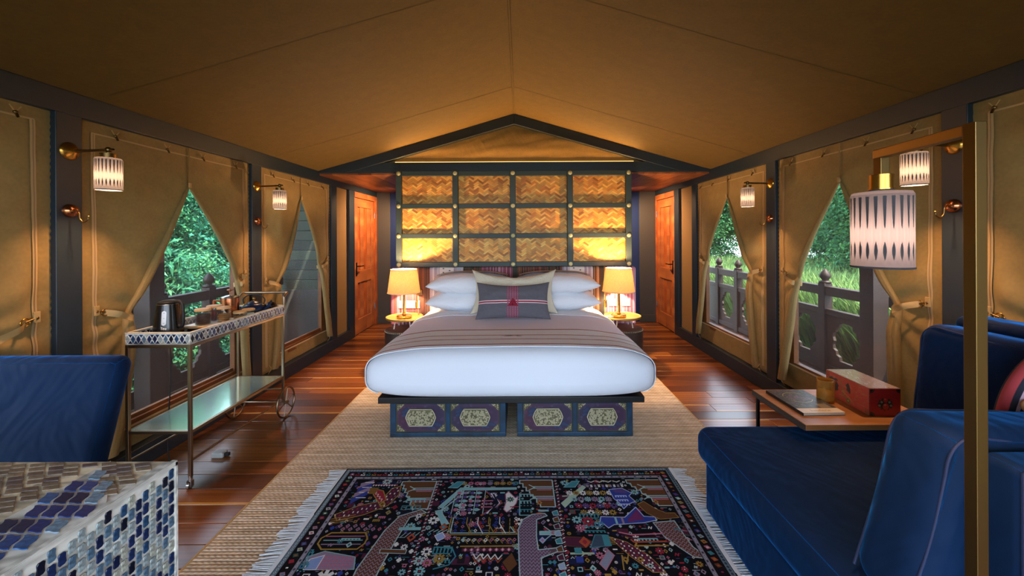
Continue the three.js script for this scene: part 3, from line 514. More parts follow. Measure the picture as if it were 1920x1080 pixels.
// ---------------------------------------------------------------- bed base: two painted chests under a black board
T.chest = [0, 1].map((k) => ctex(512, 320, (c, w, h) => {
  const g = c.createLinearGradient(0, 0, w, 0); g.addColorStop(0, k ? '#232238' : '#3a1c30'); g.addColorStop(0.5, '#33203a'); g.addColorStop(1, k ? '#33203a' : '#28203c'); c.fillStyle = g; c.fillRect(0, 0, w, h);
  const R = rng(80 + k), scroll = (x, y, r, col, lw, d = 1) => { c.strokeStyle = col; c.lineWidth = lw; c.beginPath(); for (let a = 0; a < 11; a += 0.3) { const q = r * (1 - a / 12); c.lineTo(x + d * q * Math.cos(a), y + q * Math.sin(a)); } c.stroke(); };
  const cloud = (x, y, s) => { for (const [dx, dy, r] of [[-44, 10, 24], [-14, -8, 30], [24, 4, 26], [54, 16, 18]]) { c.fillStyle = '#14223e'; c.beginPath(); c.arc(x + dx * s, y + dy * s, r * s, 0, 7); c.fill(); } for (const [dx, dy, r] of [[-44, 10, 18], [-14, -8, 22], [24, 4, 20], [54, 16, 12]]) scroll(x + dx * s, y + dy * s, r * s, '#2c4468', 3); };
  for (let i = 0; i < 34; i++) scroll(R() * w, R() * h, 10 + R() * 14, i % 3 ? 'rgba(120,110,140,0.5)' : 'rgba(90,60,90,0.8)', 3, R() < 0.5 ? -1 : 1);
  cloud(120, 84, 1); cloud(400, 230, 1); cloud(90, 130, 0.6); cloud(360, 262, 0.6);
  c.strokeStyle = '#4a3c50'; c.lineWidth = 3; c.beginPath(); c.moveTo(90, 20); c.lineTo(422, 20); c.lineTo(490, 90); c.lineTo(490, 230); c.lineTo(422, 300); c.lineTo(90, 300); c.lineTo(22, 230); c.lineTo(22, 90); c.closePath(); c.stroke();
}));
M.chestPaint = T.chest.map((map) => std({ map, roughness: 0.38 }));
{
  const b = thing('platform_bed', 'black bed platform resting on two painted chests with gilt medallions', 'bed', [-0.062, 0.012, -2.54]);
  part('platform_board', span(-0.862, 0.862, 0.236, 0.276, -1.53, 0.04, 0.004), M.bedBlack, b);
  for (const sx of [-1, 1]) {
    const c = new THREE.Group(); c.name = 'painted_chest'; b.add(c);
    const x0 = sx < 0 ? -0.797 : 0.037, x1 = sx < 0 ? -0.037 : 0.797, mid = (x0 + x1) / 2;
    part('case', span(x0, x1, 0, 0.234, -0.5, -0.012, 0.004), M.bedBlue, c);
    for (const [a, q] of [[x0, x0 + 0.04], [mid - 0.016, mid + 0.016], [x1 - 0.04, x1]]) part('stile', span(a, q, 0, 0.234, -0.014, 0, 0.004), M.bedBlue, c);
    part('rail', span(x0, x1, 0, 0.03, -0.014, 0.002, 0.004), M.bedBlue, c); part('rail', span(x0, x1, 0.216, 0.234, -0.014, 0.001, 0.004), M.bedBlue, c);
    for (const k of [0, 1]) {
      const a = k ? mid + 0.016 : x0 + 0.04, q = k ? x1 - 0.04 : mid - 0.016, w = q - a, m = (a + q) / 2, y0 = 0.03, y1 = 0.216, h = y1 - y0;
      const pg = new THREE.BoxGeometry(w, h, 0.004).translate(m, y0 + h / 2, -0.011); part('painted_panel', pg, M.chestPaint[k], c);
      part('bead', merge([bar([a, y0 + 0.003, -0.005], [q, y0 + 0.003, -0.005], 0.004), bar([a + 0.003, y0, -0.005], [a + 0.003, y1, -0.005], 0.004), bar([q - 0.003, y0, -0.005], [q - 0.003, y1, -0.005], 0.004)]), M.giltDark, c);
      const cxm = m, cym = y0 + h * 0.53, W = 0.098, H = 0.054, pts = [[-W + 0.024, -H], [W - 0.024, -H], [W - 0.012, -H + 0.022], [W, 0], [W - 0.012, H - 0.022], [W - 0.026, H], [-W + 0.026, H], [-W + 0.012, H - 0.022], [-W, 0], [-W + 0.012, -H + 0.022]];
      const md = muv(extrude(poly(pts), 0.014, 0.004, 2)); part('medallion', md, M.giltDark, c, 'gilt embossed medallion').position.set(cxm, cym, -0.01);
      const bump = []; const R = rng(90 + k + sx); for (let i = 0; i < 210; i++) { const by = (R() * 2 - 1) * (H - 0.008), bx_ = (R() * 2 - 1) * (W - 0.012 - 0.014 * Math.abs(by) / H); bump.push(new THREE.SphereGeometry(0.0028 + 0.0026 * R(), 7, 5).scale(1 + R(), 1, 1).rotateZ(R() * 3).translate(bx_, by, 0.003)); }
      part('embossing', bump, M.gilt, c).position.set(cxm, cym, 0.002); part('medallion_rim', pts.map((p, i) => bar([...p, 0.003], [...pts[(i + 1) % pts.length], 0.003], 0.005)), M.gilt, c).position.set(cxm, cym, 0);
      for (const [ex, ey] of [[0, 0], [1, 0], [0, 1], [1, 1]]) { const X = ex ? q - 0.006 : a + 0.006, Y = ey ? y1 : y0 + 0.006, dx = ex ? -1 : 1, dy = ey ? -1 : 1, t = 0.052; const tp = [[0, 0], [dx * t, 0], [0, dy * t * 0.95]]; if (dx * dy < 0) tp.reverse(); part('corner_plate', muv(tile(tp, 0.006, 0.002)), M.giltDark, c).position.set(X, Y, -0.009); const cb = []; for (let i = 0; i < 26; i++) { const a1 = R(), b1 = R() * (1 - a1); cb.push(new THREE.SphereGeometry(0.002 + 0.002 * R(), 6, 5).translate(dx * t * (0.08 + 0.8 * a1), dy * t * (0.08 + 0.8 * b1), 0.005)); } part('corner_embossing', cb, M.gilt, c).position.set(X, Y, -0.009); }
    }
  }
}
// ---------------------------------------------------------------- mattress under its white cover, blankets
const BED = { x: -0.068, y0: 0.288, top: 0.606, a: 0.932, front: -2.42, back: -4.075 };
function loaf(th, z, e = 0) { // point on the cover at angle th round the section
  const r = 0.159, yc = (BED.y0 + BED.top) / 2, b0 = (BED.top - BED.y0) / 2, k = clamp((BED.front - z) / 0.13), g = Math.pow(Math.max(1e-10, 1 - Math.pow(1 - k, 2.5)), 1 / 2.5), ins = r * (1 - g);
  const a = BED.a - ins + e, b = Math.max(0, b0 - ins) + e, c = Math.cos(th), s = Math.sin(th), lower = s < 0 ? 1 - 0.035 * s * s : 1;
  return [BED.x + a * lower * Math.sign(c) * Math.pow(Math.abs(c), lerp(0.43, s < 0 ? 0.36 : 0.5, g)) + 0.006 * g * nz(z * 2.2, th * 2, 1) * Math.abs(c), yc + b * Math.sign(s) * Math.pow(Math.abs(s), s < 0 ? 0.42 : 0.66) + 0.006 * g * nz(th * 3, z * 2.4, 3) * Math.max(0, s), z];
}
function evenAngles(a0, a1, n) { // angles that share the section's length evenly, and its length
  const K = 2400, L = [0]; let p = loaf(a0, -3.2);
  for (let i = 1; i <= K; i++) { const q = loaf(lerp(a0, a1, i / K), -3.2); L.push(L[i - 1] + Math.hypot(q[0] - p[0], q[1] - p[1])); p = q; }
  const out = []; for (let k = 0, i = 0; k <= n; k++) { const t = L[K] * k / n; while (i < K && L[i] < t) i++; out.push(lerp(a0, a1, i / K)); } return [out, L[K]];
}
{
  const m = thing('mattress', 'thick white mattress cover bulging at the foot of the bed', 'mattress', [BED.x, BED.y0, BED.front]);
  const zs = (v) => (v < 0.35 ? BED.front - 0.13 * Math.pow(v / 0.35, 1.7) : lerp(BED.front - 0.13, BED.back, (v - 0.35) / 0.65)), N = 160, [A, len] = evenAngles(-PI / 2, 1.5 * PI, N), at = (u) => A[Math.round((1 - u) * N)];
  const body = grid(N, 60, (u, v) => loaf(at(u), zs(v)), (u, v) => [u * len, v < 0.35 ? lerp(BED.front + 0.13, BED.front - 0.13, v / 0.35) : zs(v)]), cap = grid(N, 1, (u, v) => (v ? loaf(at(u), BED.back) : [BED.x, 0.45, BED.back]));
  const g = merge([body, cap]).deleteAttribute('normal'), h = mergeVertices(g, 1e-4); h.computeVertexNormals(); h.translate(-BED.x, -BED.y0, -BED.front); for (let i = 0, p = h.attributes.position; i < p.count; i++) if (p.getZ(i) > -0.003 && Math.abs(p.getX(i)) < 0.74) h.attributes.normal.setXYZ(i, 0, 0, 1); part('cover', h, M.cotton, m);
}
function blanket(z0, z1, e, f = (u, v) => 0, nv = 24) { // a cloth laid over the cover, hanging down both sides
  const N = 160, [A] = evenAngles(1.2 * PI, -0.2 * PI, N), ang = (u) => A[Math.round(u * N)], zz = (u, v) => lerp(z0, z1, v) + 0.012 * nz(u * 4, v, z0);
  const out = grid(N, nv, (u, v) => loaf(ang(u), zz(u, v), e + f(u, v)), (u, v) => [u, v]), inn = grid(N, 1, (u, v) => loaf(ang(1 - u), zz(1 - u, v), e - 0.004), (u, v) => [1 - u, v]);
  const edge = (v) => grid(N, 1, (u, k) => loaf(ang(u), zz(u, v), k ? e : e - 0.004), (u) => [u, v]);
  return merge([out, inn, edge(0), edge(1)]);
}
T.throw = ctex(2048, 512, (c, w, h) => {
  c.fillStyle = '#dfe4ea'; c.fillRect(0, 0, w, h);
  const R = rng(44); c.globalAlpha = 0.25; for (let i = 0; i < 5000; i++) { c.fillStyle = R() < 0.5 ? '#c4c6ca' : '#f2f2f2'; if (R() < 0.5) c.fillRect(R() * w, R() * h, 24, 1.5); else c.fillRect(R() * w, R() * h, 1.5, 14); } c.globalAlpha = 1;
  const line = (y, t, col) => { c.fillStyle = col; c.fillRect(0, y, w, t); };
  for (const [y, t] of [[34, 12], [172, 9], [286, 9], [448, 15]]) { line(h - y - t - 4, t + 8, '#c0a4a8'); line(h - y - t, t, '#8c1a36'); }
  for (let x = 60; x < w; x += 140) { c.fillStyle = '#cccace'; for (const y of [150, 330]) c.fillRect(x, y, 60, 3); }
  c.fillStyle = '#3c3834'; c.save(); c.translate(w / 2, h * 0.47); c.scale(0.62, 0.5); for (const s of [-1, 1]) for (let i = 0; i < 5; i++) { c.beginPath(); c.moveTo(0, 0); c.quadraticCurveTo(s * (30 + 16 * i), -34 + 16 * i, s * (48 + 10 * (4 - Math.abs(i - 2)) * 2), -40 + 20 * i); c.quadraticCurveTo(s * (30 + 12 * i), -18 + 14 * i, 0, 6); c.fill(); } c.beginPath(); c.arc(0, 0, 12, 0, 7); c.fill(); c.restore();
});
M.throw = std({ map: T.throw, roughness: 0.92 });
{
  const t = thing('bed_throw', 'grey woven throw with thin dark red stripes across the bed', 'blanket', [0, 0, 0]); part('cloth', blanket(-2.505, -3.0, 0.012), M.throw, t);
  const s = thing('top_sheet', 'lilac grey sheet between the striped throw and the pillows', 'sheet', [0, 0, 0]); part('cloth', blanket(-2.97, -3.54, 0.007), M.sheet, s);
  part('fold', blanket(-3.5, -3.73, 0.013, (u, v) => 0.006 * Math.sin(v * PI)), M.pillow, s, 'white turned-down fold');
}
// ---------------------------------------------------------------- pillows
function pillowGeo(w, h, t, o = {}) { // lies in x,y; thickness along z
  const { pull = 0.06, seed = 1, crease = 0.012, ear = 1, sag = 0 } = o, n = 44;
  const side = (sg) => grid(n, n, (gu, gv) => {
    const u = -Math.cos(gu * PI), v = -Math.cos(gv * PI), px = 1 - pull * (1 - v * v) * u * u * ear, py = 1 - pull * 1.5 * (1 - u * u) * v * v * ear;
    const th = Math.pow(Math.max(0, (1 - Math.pow(Math.abs(u), 2.6)) * (1 - Math.pow(Math.abs(v), 2.6))), 0.5), x = u * w / 2 * px, y = v * h / 2 * py - (v > 0 ? sag * (1 - u * u) * v : 0);
    const c = crease * th * (nz(u * 2.2, v * 2.2, seed) + 0.7 * nz(u * 6 + v * 2, v * 3 - u, seed + 4)) + crease * 0.5 * Math.sin(Math.atan2(Math.abs(v) - 1, Math.abs(u) - 1) * 12) * Math.exp(-6 * Math.hypot(Math.abs(u) - 1, Math.abs(v) - 1)) * th;
    return [x, y, sg * (t / 2 * th + c)];
  }, (a, b) => [sg < 0 ? 1 - a : a, b]);
  const f = side(1), b = side(-1), i = b.index.array; for (let k = 0; k < i.length; k += 3) { const q = i[k]; i[k] = i[k + 1]; i[k + 1] = q; } b.computeVertexNormals(); return { f, b };
}
const both = (p) => { const g = mergeVertices(merge([p.f, p.b]).deleteAttribute('normal'), 1e-5); g.computeVertexNormals(); return g; };
{
  const words = [['lower white pillow on the left of the bed', 'upper lilac topped white pillow on the left of the bed'], ['lower white pillow on the right of the bed', 'upper lilac topped white pillow on the right of the bed']];
  [-1, 1].forEach((s, k) => [0, 1].forEach((j) => {
    const p = thing('pillow', words[k][j], 'pillow', [BED.x + s * (0.415 - j * 0.004), 0.7 + j * 0.16, -3.865 - j * 0.005], 0, 'white pillows stacked at the head of the bed');
    const q = pillowGeo(0.83, 0.46, 0.2, { seed: k * 7 + j * 3, pull: 0.05, crease: 0.01 }); for (const g of [q.f, q.b]) g.rotateX(-PI / 2 + 0.05).rotateZ(s * 0.015);
    part('pillow_case', both({ f: q.f, b: q.b }), M.pillow, p);
    if (j) { const fl = grid(30, 12, (u, v) => { const U = u * 1.7 - 0.85, V = v * 0.75 - 0.1, th = Math.pow((1 - Math.pow(Math.abs(U), 2.6)) * (1 - Math.pow(Math.abs(V), 2.6)), 0.5); return [U * 0.415, 0.1 * th + 0.016, -V * 0.23]; }); part('flange', muv(fl.rotateX(0.05)), M.lilac, p, 'lilac border with an embroidered line'); part('embroidery', tube(Array.from({ length: 13 }, (_, i) => { const U = -0.84 + i * 0.14, th = Math.pow((1 - Math.pow(Math.abs(U), 2.6)), 0.5); return [U * 0.415, 0.1 * th + 0.02, 0.024]; }), 0.003, 40, 6), M.zipDark, p); }
  }));
  const cr = thing('cushion', 'large cream cushion leaning against the pillows', 'cushion', [BED.x + 0.01, 0.615, -3.6]);
  part('cushion_cover', both(pillowGeo(0.8, 0.42, 0.15, { seed: 21, pull: 0.13, crease: 0.014, sag: 0.045 })).rotateX(-0.36).translate(0, 0.2, 0), M.cream, cr);
  T.greycush = ctex(1024, 512, (c, w, h) => {
    c.fillStyle = '#5a5860'; c.fillRect(0, 0, w, h); const R = rng(51); c.globalAlpha = 0.3; for (let i = 0; i < 5000; i++) { c.fillStyle = R() < 0.5 ? '#4a4850' : '#6e6c74'; c.fillRect(R() * w, R() * h, R() < 0.5 ? 20 : 2, 2); } c.globalAlpha = 1;
    c.fillStyle = '#d9c8c8'; c.fillRect(0, h * 0.52, w, 26); c.fillStyle = '#8c1c34'; c.fillRect(0, h * 0.52 + 7, w, 12);
    for (let k = 0; k < 5; k++) { const x = w * 0.452 + k * 21; c.fillStyle = '#8e2444'; c.fillRect(x, 0, 12, h); c.fillStyle = '#c88aa0'; for (let y = 0; y < h; y += 12) c.fillRect(x + 3, y, 6, 5); }
    c.fillStyle = '#8a1630'; c.beginPath(); c.moveTo(w * 0.5, h * 0.48); c.lineTo(w * 0.545, h * 0.62); c.lineTo(w * 0.455, h * 0.62); c.fill();
  });
  M.greycush = std({ map: T.greycush, roughness: 0.9 });
  const gr = thing('cushion', 'small grey cushion with crossed red embroidered bands and a tassel', 'cushion', [BED.x + 0.005, 0.612, -3.37]);
  const q = pillowGeo(0.645, 0.33, 0.13, { seed: 31, pull: 0.075, crease: 0.009, sag: 0.018 });
  const gg = both(q).rotateX(-0.4).translate(0, 0.155, 0);
  part('cushion_cover', gg, M.greycush, gr);
  part('tassel', merge([-0.03, -0.012, 0.006, 0.024].map((x) => tube([[0, 0.165, 0.072], [x * 0.6, 0.15, 0.085], [x, 0.135, 0.082]], 0.006, 8, 6)).concat([ball(0.012, 0, 0.168, 0.07)])), std({ color: 0x8a1630, roughness: 0.9 }), gr, 'dark red tassel');
}
// ---------------------------------------------------------------- bedside: stumps, tray tables, lamps, sockets, reading lights
function stump(x, label) {
  const t = thing('stump_stool', label, 'stool', [x, 0, -3.88], 0, 'dark log stools beside the bed');
  let g = lathe([[0.001, 0], [0.168, 0], [0.17, 0.01], [0.17, 0.385], [0.166, 0.4]], 40); g = warp(g, (a, b, c) => { const r = Math.hypot(a, c), th = Math.atan2(c, a); if (r < 0.1) return [a, b, c]; const k = 1 + 0.012 * nz(th * 3, b * 1.5, x) + 0.006 * Math.sin(th * 23 + b * 3); return [a * k, b, c * k]; });
  part('trunk', muv(g), M.stool, t); part('seat_disc', lathe([[0.001, 0.412], [0.155, 0.412], [0.165, 0.406], [0.168, 0.398], [0.001, 0.396]], 40), M.stoolTop, t);
  part('rim', merge(Array.from({ length: 60 }, (_, i) => ball(0.0055, 0.169 * Math.cos(i * PI / 30), 0.395, 0.169 * Math.sin(i * PI / 30), 6, 5))), M.gilt, t);
}
stump(-1.18, 'dark log stool left of the bed under the round tray'); stump(1.048, 'dark log stool right of the bed under the round tray');
function trayTable(x, label) {
  const t = thing('tray_table', label, 'side table', [x, 0.412, -3.91], 0, 'round tray tables beside the bed');
  part('tray', lathe([[0.001, 0.096], [0.172, 0.098], [0.178, 0.112], [0.182, 0.112], [0.18, 0.094], [0.172, 0.088], [0.001, 0.088]], 56), M.tray, t);
  for (let i = 0; i < 4; i++) { const a = PI / 4 + i * PI / 2, c = Math.cos(a), s = Math.sin(a); part('leg', rod([c * 0.115, 0, s * 0.115], [c * 0.098, 0.09, s * 0.098], 0.005), M.whiteSteel, t); }
}
trayTable(-1.17, 'round brass tray table on the left bedside stool'); trayTable(1.03, 'round brass tray table on the right bedside stool');
function tableLamp(x, y, label) {
  const t = thing('table_lamp', label, 'lamp', [x, y, -3.9], 0, 'linen shaded bedside lamps');
  part('base', lathe([[0.001, 0], [0.072, 0], [0.074, 0.004], [0.074, 0.018], [0.07, 0.024], [0.02, 0.028], [0.02, 0.034], [0.001, 0.034]], 40), M.brass, t);
  part('column', merge([cyl(0.013, 0.013, 0.24, 0, 0.03), cyl(0.019, 0.019, 0.02, 0, 0.03), cyl(0.02, 0.018, 0.05, 0, 0.25)]), M.brass, t);
  const sh = part('lamp_shade', lathe([[0.16, 0.252], [0.129, 0.486], [0.1275, 0.486], [0.1585, 0.252]], 64), M.shade, t);
  for (const [r, h] of [[0.1605, 0.254], [0.1295, 0.485]]) part('shade_trim', torus(r, 0.0035, 8, 64).rotateX(PI / 2).translate(0, h, 0), M.trim, sh);
  part('light_bulb', ball(0.028, 0, 0.41, 0), M.bulb, t);
  const l = new THREE.PointLight(0xffcc98, LAMP.table); l.position.set(0, 0.41, 0); l.castShadow = true; l.shadow.radius = 1; l.name = 'lamp_glow'; t.add(l);
}
tableLamp(-1.171, 0.5115, 'brass table lamp with glowing linen shade left of the bed'); tableLamp(0.99, 0.513, 'brass table lamp with linen shade right of the bed');
function socket(x, y, w, label, gangs) {
  const t = thing('socket_plate', label, 'socket', [x, y, -4.1]);
  part('plate', span(-w / 2, w / 2, -0.04, 0.04, -0.002, 0.008, 0.003), M.plate, t);
  for (const gx of gangs) { for (const [a, b] of [[0, 0.012], [-0.01, -0.008], [0.01, -0.008]]) part('pin_hole', span(gx + a - 0.002, gx + a + 0.002, b - 0.005, b + 0.005, 0.0075, 0.0085, 0), M.blackMatte, t); }
  part('switch', span(-w / 2 + 0.02, -w / 2 + 0.034, -0.012, 0.012, 0.007, 0.012, 0.002), M.whiteEnamel, t);
}
socket(-1.175, 0.608, 0.225, 'wide grey socket plate on the headboard behind the left lamp', [-0.02, 0.05]); socket(0.985, 0.62, 0.088, 'grey socket plate left of the right lamp stem', [0.018]); socket(1.12, 0.62, 0.088, 'grey socket plate right of the right lamp stem', [0.01]);
function readingLight(x, label, s) {
  const t = thing('reading_light', label, 'reading light', [x, 0.74, -4.1]);
  part('wall_plate', span(-0.03, 0.03, -0.03, 0.03, 0, 0.02, 0.008, 2), M.oldBrass, t);
  part('arm', tube([[0, 0, 0.02], [0, 0.015, 0.06], [s * 0.03, 0.02, 0.075], [s * 0.045, -0.04, 0.075], [s * 0.045, -0.085, 0.075]], 0.0045, 24, 8), M.brass, t); part('spot_head', lathe([[0.001, 0.075], [0.011, 0.075], [0.013, 0.07], [0.013, 0], [0.001, 0]], 16).translate(s * 0.045, -0.155, 0.075), M.brass, t);
}
readingLight(-1.06, 'small brass reading light beside the left bedside lamp', -0.4); readingLight(0.93, 'small curved brass reading light beside the right bedside lamp', -1);
{
  const t = thing('notepad', 'small cream notepad on the right tray table', 'notepad', [0.885, 0.512, -3.87], 0.4); part('pages', span(-0.04, 0.04, 0, 0.012, -0.028, 0.028, 0.002), M.cream, t);
}
// ---------------------------------------------------------------- wall lamps and coat hooks on the posts
function frostShade(R, H, parent, ribs = 30, y = 0) { // ribbed frosted glass drum, open below
  const flute = (v) => Math.pow(Math.max(0, Math.sin(clamp((v - 0.07) / 0.86) * PI)), 0.35) * 0.045;
  const outer = grid(ribs * 6, 36, (u, v) => { const a = u * 2 * PI, r = R * (1 - flute(v) * Math.pow(0.5 + 0.5 * Math.cos(a * ribs), 2)); return [r * Math.cos(a), y + v * H, r * Math.sin(a)]; });
  const lid = lathe([[R, H], [R * 0.94, H + 0.006], [R * 0.25, H + 0.01]], 48).translate(0, y, 0), lip = torus(R - 0.0005, 0.0022, 8, 64).rotateX(PI / 2).translate(0, y, 0);
  const gs = part('glass_shade', merge([outer, lid, lip]), M.frost, parent), refractStrips = [];
  for (let i = 0; i < ribs; i++) for (const [v0, v1, w] of [[0.97, 0.52, 0.46], [0.1, 0.36, 0.42]]) refractStrips.push(grid(2, 10, (u, k) => { const v = lerp(v0, v1, k), hw = w * (v0 > 0.5 ? Math.sqrt(1 - k) : Math.sin(k * PI)) * PI / ribs, a = (i + 0.5) * 2 * PI / ribs + (u - 0.5) * 2 * hw, r = R * (1 - flute(v) * Math.pow(0.5 + 0.5 * Math.cos(a * ribs), 2)) + 0.0006; return [r * Math.cos(a), y + v * H, r * Math.sin(a)]; }));
  part('refraction_bands', refractStrips, M.frostRefract, gs);  // refraction in the ribbed glass, put in as darker strips
}
function sconce(s, d, label) {
  const f = face(s), t = thing('wall_lamp', label, 'wall lamp', [f, 1.752, -d], 0, 'frosted glass wall lamps on the dark posts');
  part('wall_plate', lathe([[0.001, 0.026], [0.014, 0.024], [0.022, 0.018], [0.036, 0.012], [0.042, 0.004], [0.043, 0]], 32).rotateZ(s * PI / 2).translate(0, 0, 0), M.brass, t);
  const i = -s;
  part('arm', merge([rod([i * 0.02, 0, 0], [i * 0.195, 0.006, 0], 0.0065), ball(0.014, i * 0.19, 0.006, 0), rod([i * 0.185, 0.01, 0], [i * 0.215, 0.008, 0], 0.005)]), M.oldBrass, t);
  part('socket_cup', merge([cyl(0.008, 0.008, 0.022, i * 0.19, -0.016), cyl(0.03, 0.03, 0.022, i * 0.19, -0.038), cyl(0.032, 0.032, 0.004, i * 0.19, -0.018)]), M.oldBrass, t);
  const g = new THREE.Group(); g.name = 'lamp_head'; g.position.set(i * 0.19, -0.19, 0); t.add(g);
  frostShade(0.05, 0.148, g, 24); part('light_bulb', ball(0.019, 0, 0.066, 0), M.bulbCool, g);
  const l = new THREE.PointLight(0xffc38a, LAMP.sconce); l.position.set(0, 0.066, 0); l.castShadow = true; l.name = 'lamp_glow'; g.add(l);
}
sconce(-1, 1.884, 'frosted glass wall lamp on the left post nearest the chair'); sconce(-1, 3.226, 'frosted glass wall lamp on the left post beyond the trolley');
sconce(1, 1.85, 'frosted glass wall lamp half hidden behind the floor lamp arm'); sconce(1, 3.206, 'frosted glass wall lamp on the right post beyond the floor lamp');
function coatHook(s, d, label) {
  const t = thing('coat_hook', label, 'hook', [face(s), 1.462, -d], 0, 'copper domed coat hooks on the posts'), i = -s;
  part('dome', lathe([[0.001, 0.03], [0.012, 0.029], [0.024, 0.022], [0.031, 0.01], [0.033, 0]], 28).rotateZ(s * PI / 2), M.copper, t);
  part('hook', merge([tube([[i * 0.028, 0.004, 0], [i * 0.045, -0.012, 0], [i * 0.05, -0.04, 0], [i * 0.066, -0.056, 0], [i * 0.086, -0.046, 0], [i * 0.09, -0.03, 0]], 0.0035, 28, 8), ball(0.0055, i * 0.09, -0.028, 0, 10, 8)]), M.oldBrass, t);
}
coatHook(-1, 1.884, 'copper coat hook below the left wall lamp nearest the chair'); coatHook(-1, 3.226, 'copper coat hook on the left post beyond the trolley');
coatHook(1, 1.85, 'copper coat hook on the right post behind the floor lamp'); coatHook(1, 3.206, 'copper coat hook on the right post beyond the floor lamp');
for (const [x, z, w] of [[-1.5, -5.4, 'left'], [1.35, -5.45, 'right']]) { // small recessed spots over the doors
  const t = thing('downlight', `small round ceiling spot above the ${w} door`, 'ceiling light', [x, 1.985, z]); part('ring', torus(0.04, 0.006).rotateX(PI / 2), M.steel, t); part('lens', cyl(0.036, 0.036, 0.012, 0, 0.0), M.bulb, t);
  const l = new THREE.SpotLight(0xffc896, LAMP.down, 6, 1.15, 0.6); l.position.set(0, -0.03, 0); l.target.position.set(w === 'left' ? -0.8 : 0.8, -1.0, -0.1); l.castShadow = true; l.name = 'spot_glow'; t.add(l, l.target);
}
// ---------------------------------------------------------------- rugs
{
  const r = thing('jute_rug', 'ribbed natural jute rug under the bed and the patterned rug', 'rug', [-0.045, 0, -2.25]);
  const g = grid(60, 60, (u, v) => { const x = lerp(-1.305, 1.305, u), z = lerp(1.5, -1.45, v); return [x + (u < 0.01 || u > 0.99 ? 0.006 * nz(z * 14, u, 3) : 0), 0.011 + 0.0012 * nz(x * 3, z * 3, 2), z]; }, (u, v) => [u * 2.6, v * 2.9]);
  M.jute = std({ map: rep(T.jute, 0.62, 1.6), bumpMap: rep(T.juteBump, 0.62, 1.6), bumpScale: 0.006, roughness: 0.95 });
  part('weave', g, M.jute, r); part('backing', span(-1.302, 1.302, 0, 0.0095, -1.448, 1.498, 0.003), M.strap, r);
  for (const s of [-1, 1]) part('bound_edge', tube(Array.from({ length: 24 }, (_, i) => [s * 1.304 + 0.003 * nz(i * 0.9, s), 0.007, 1.5 - i * 2.95 / 23]), 0.007, 90, 6), M.strap, r);
}
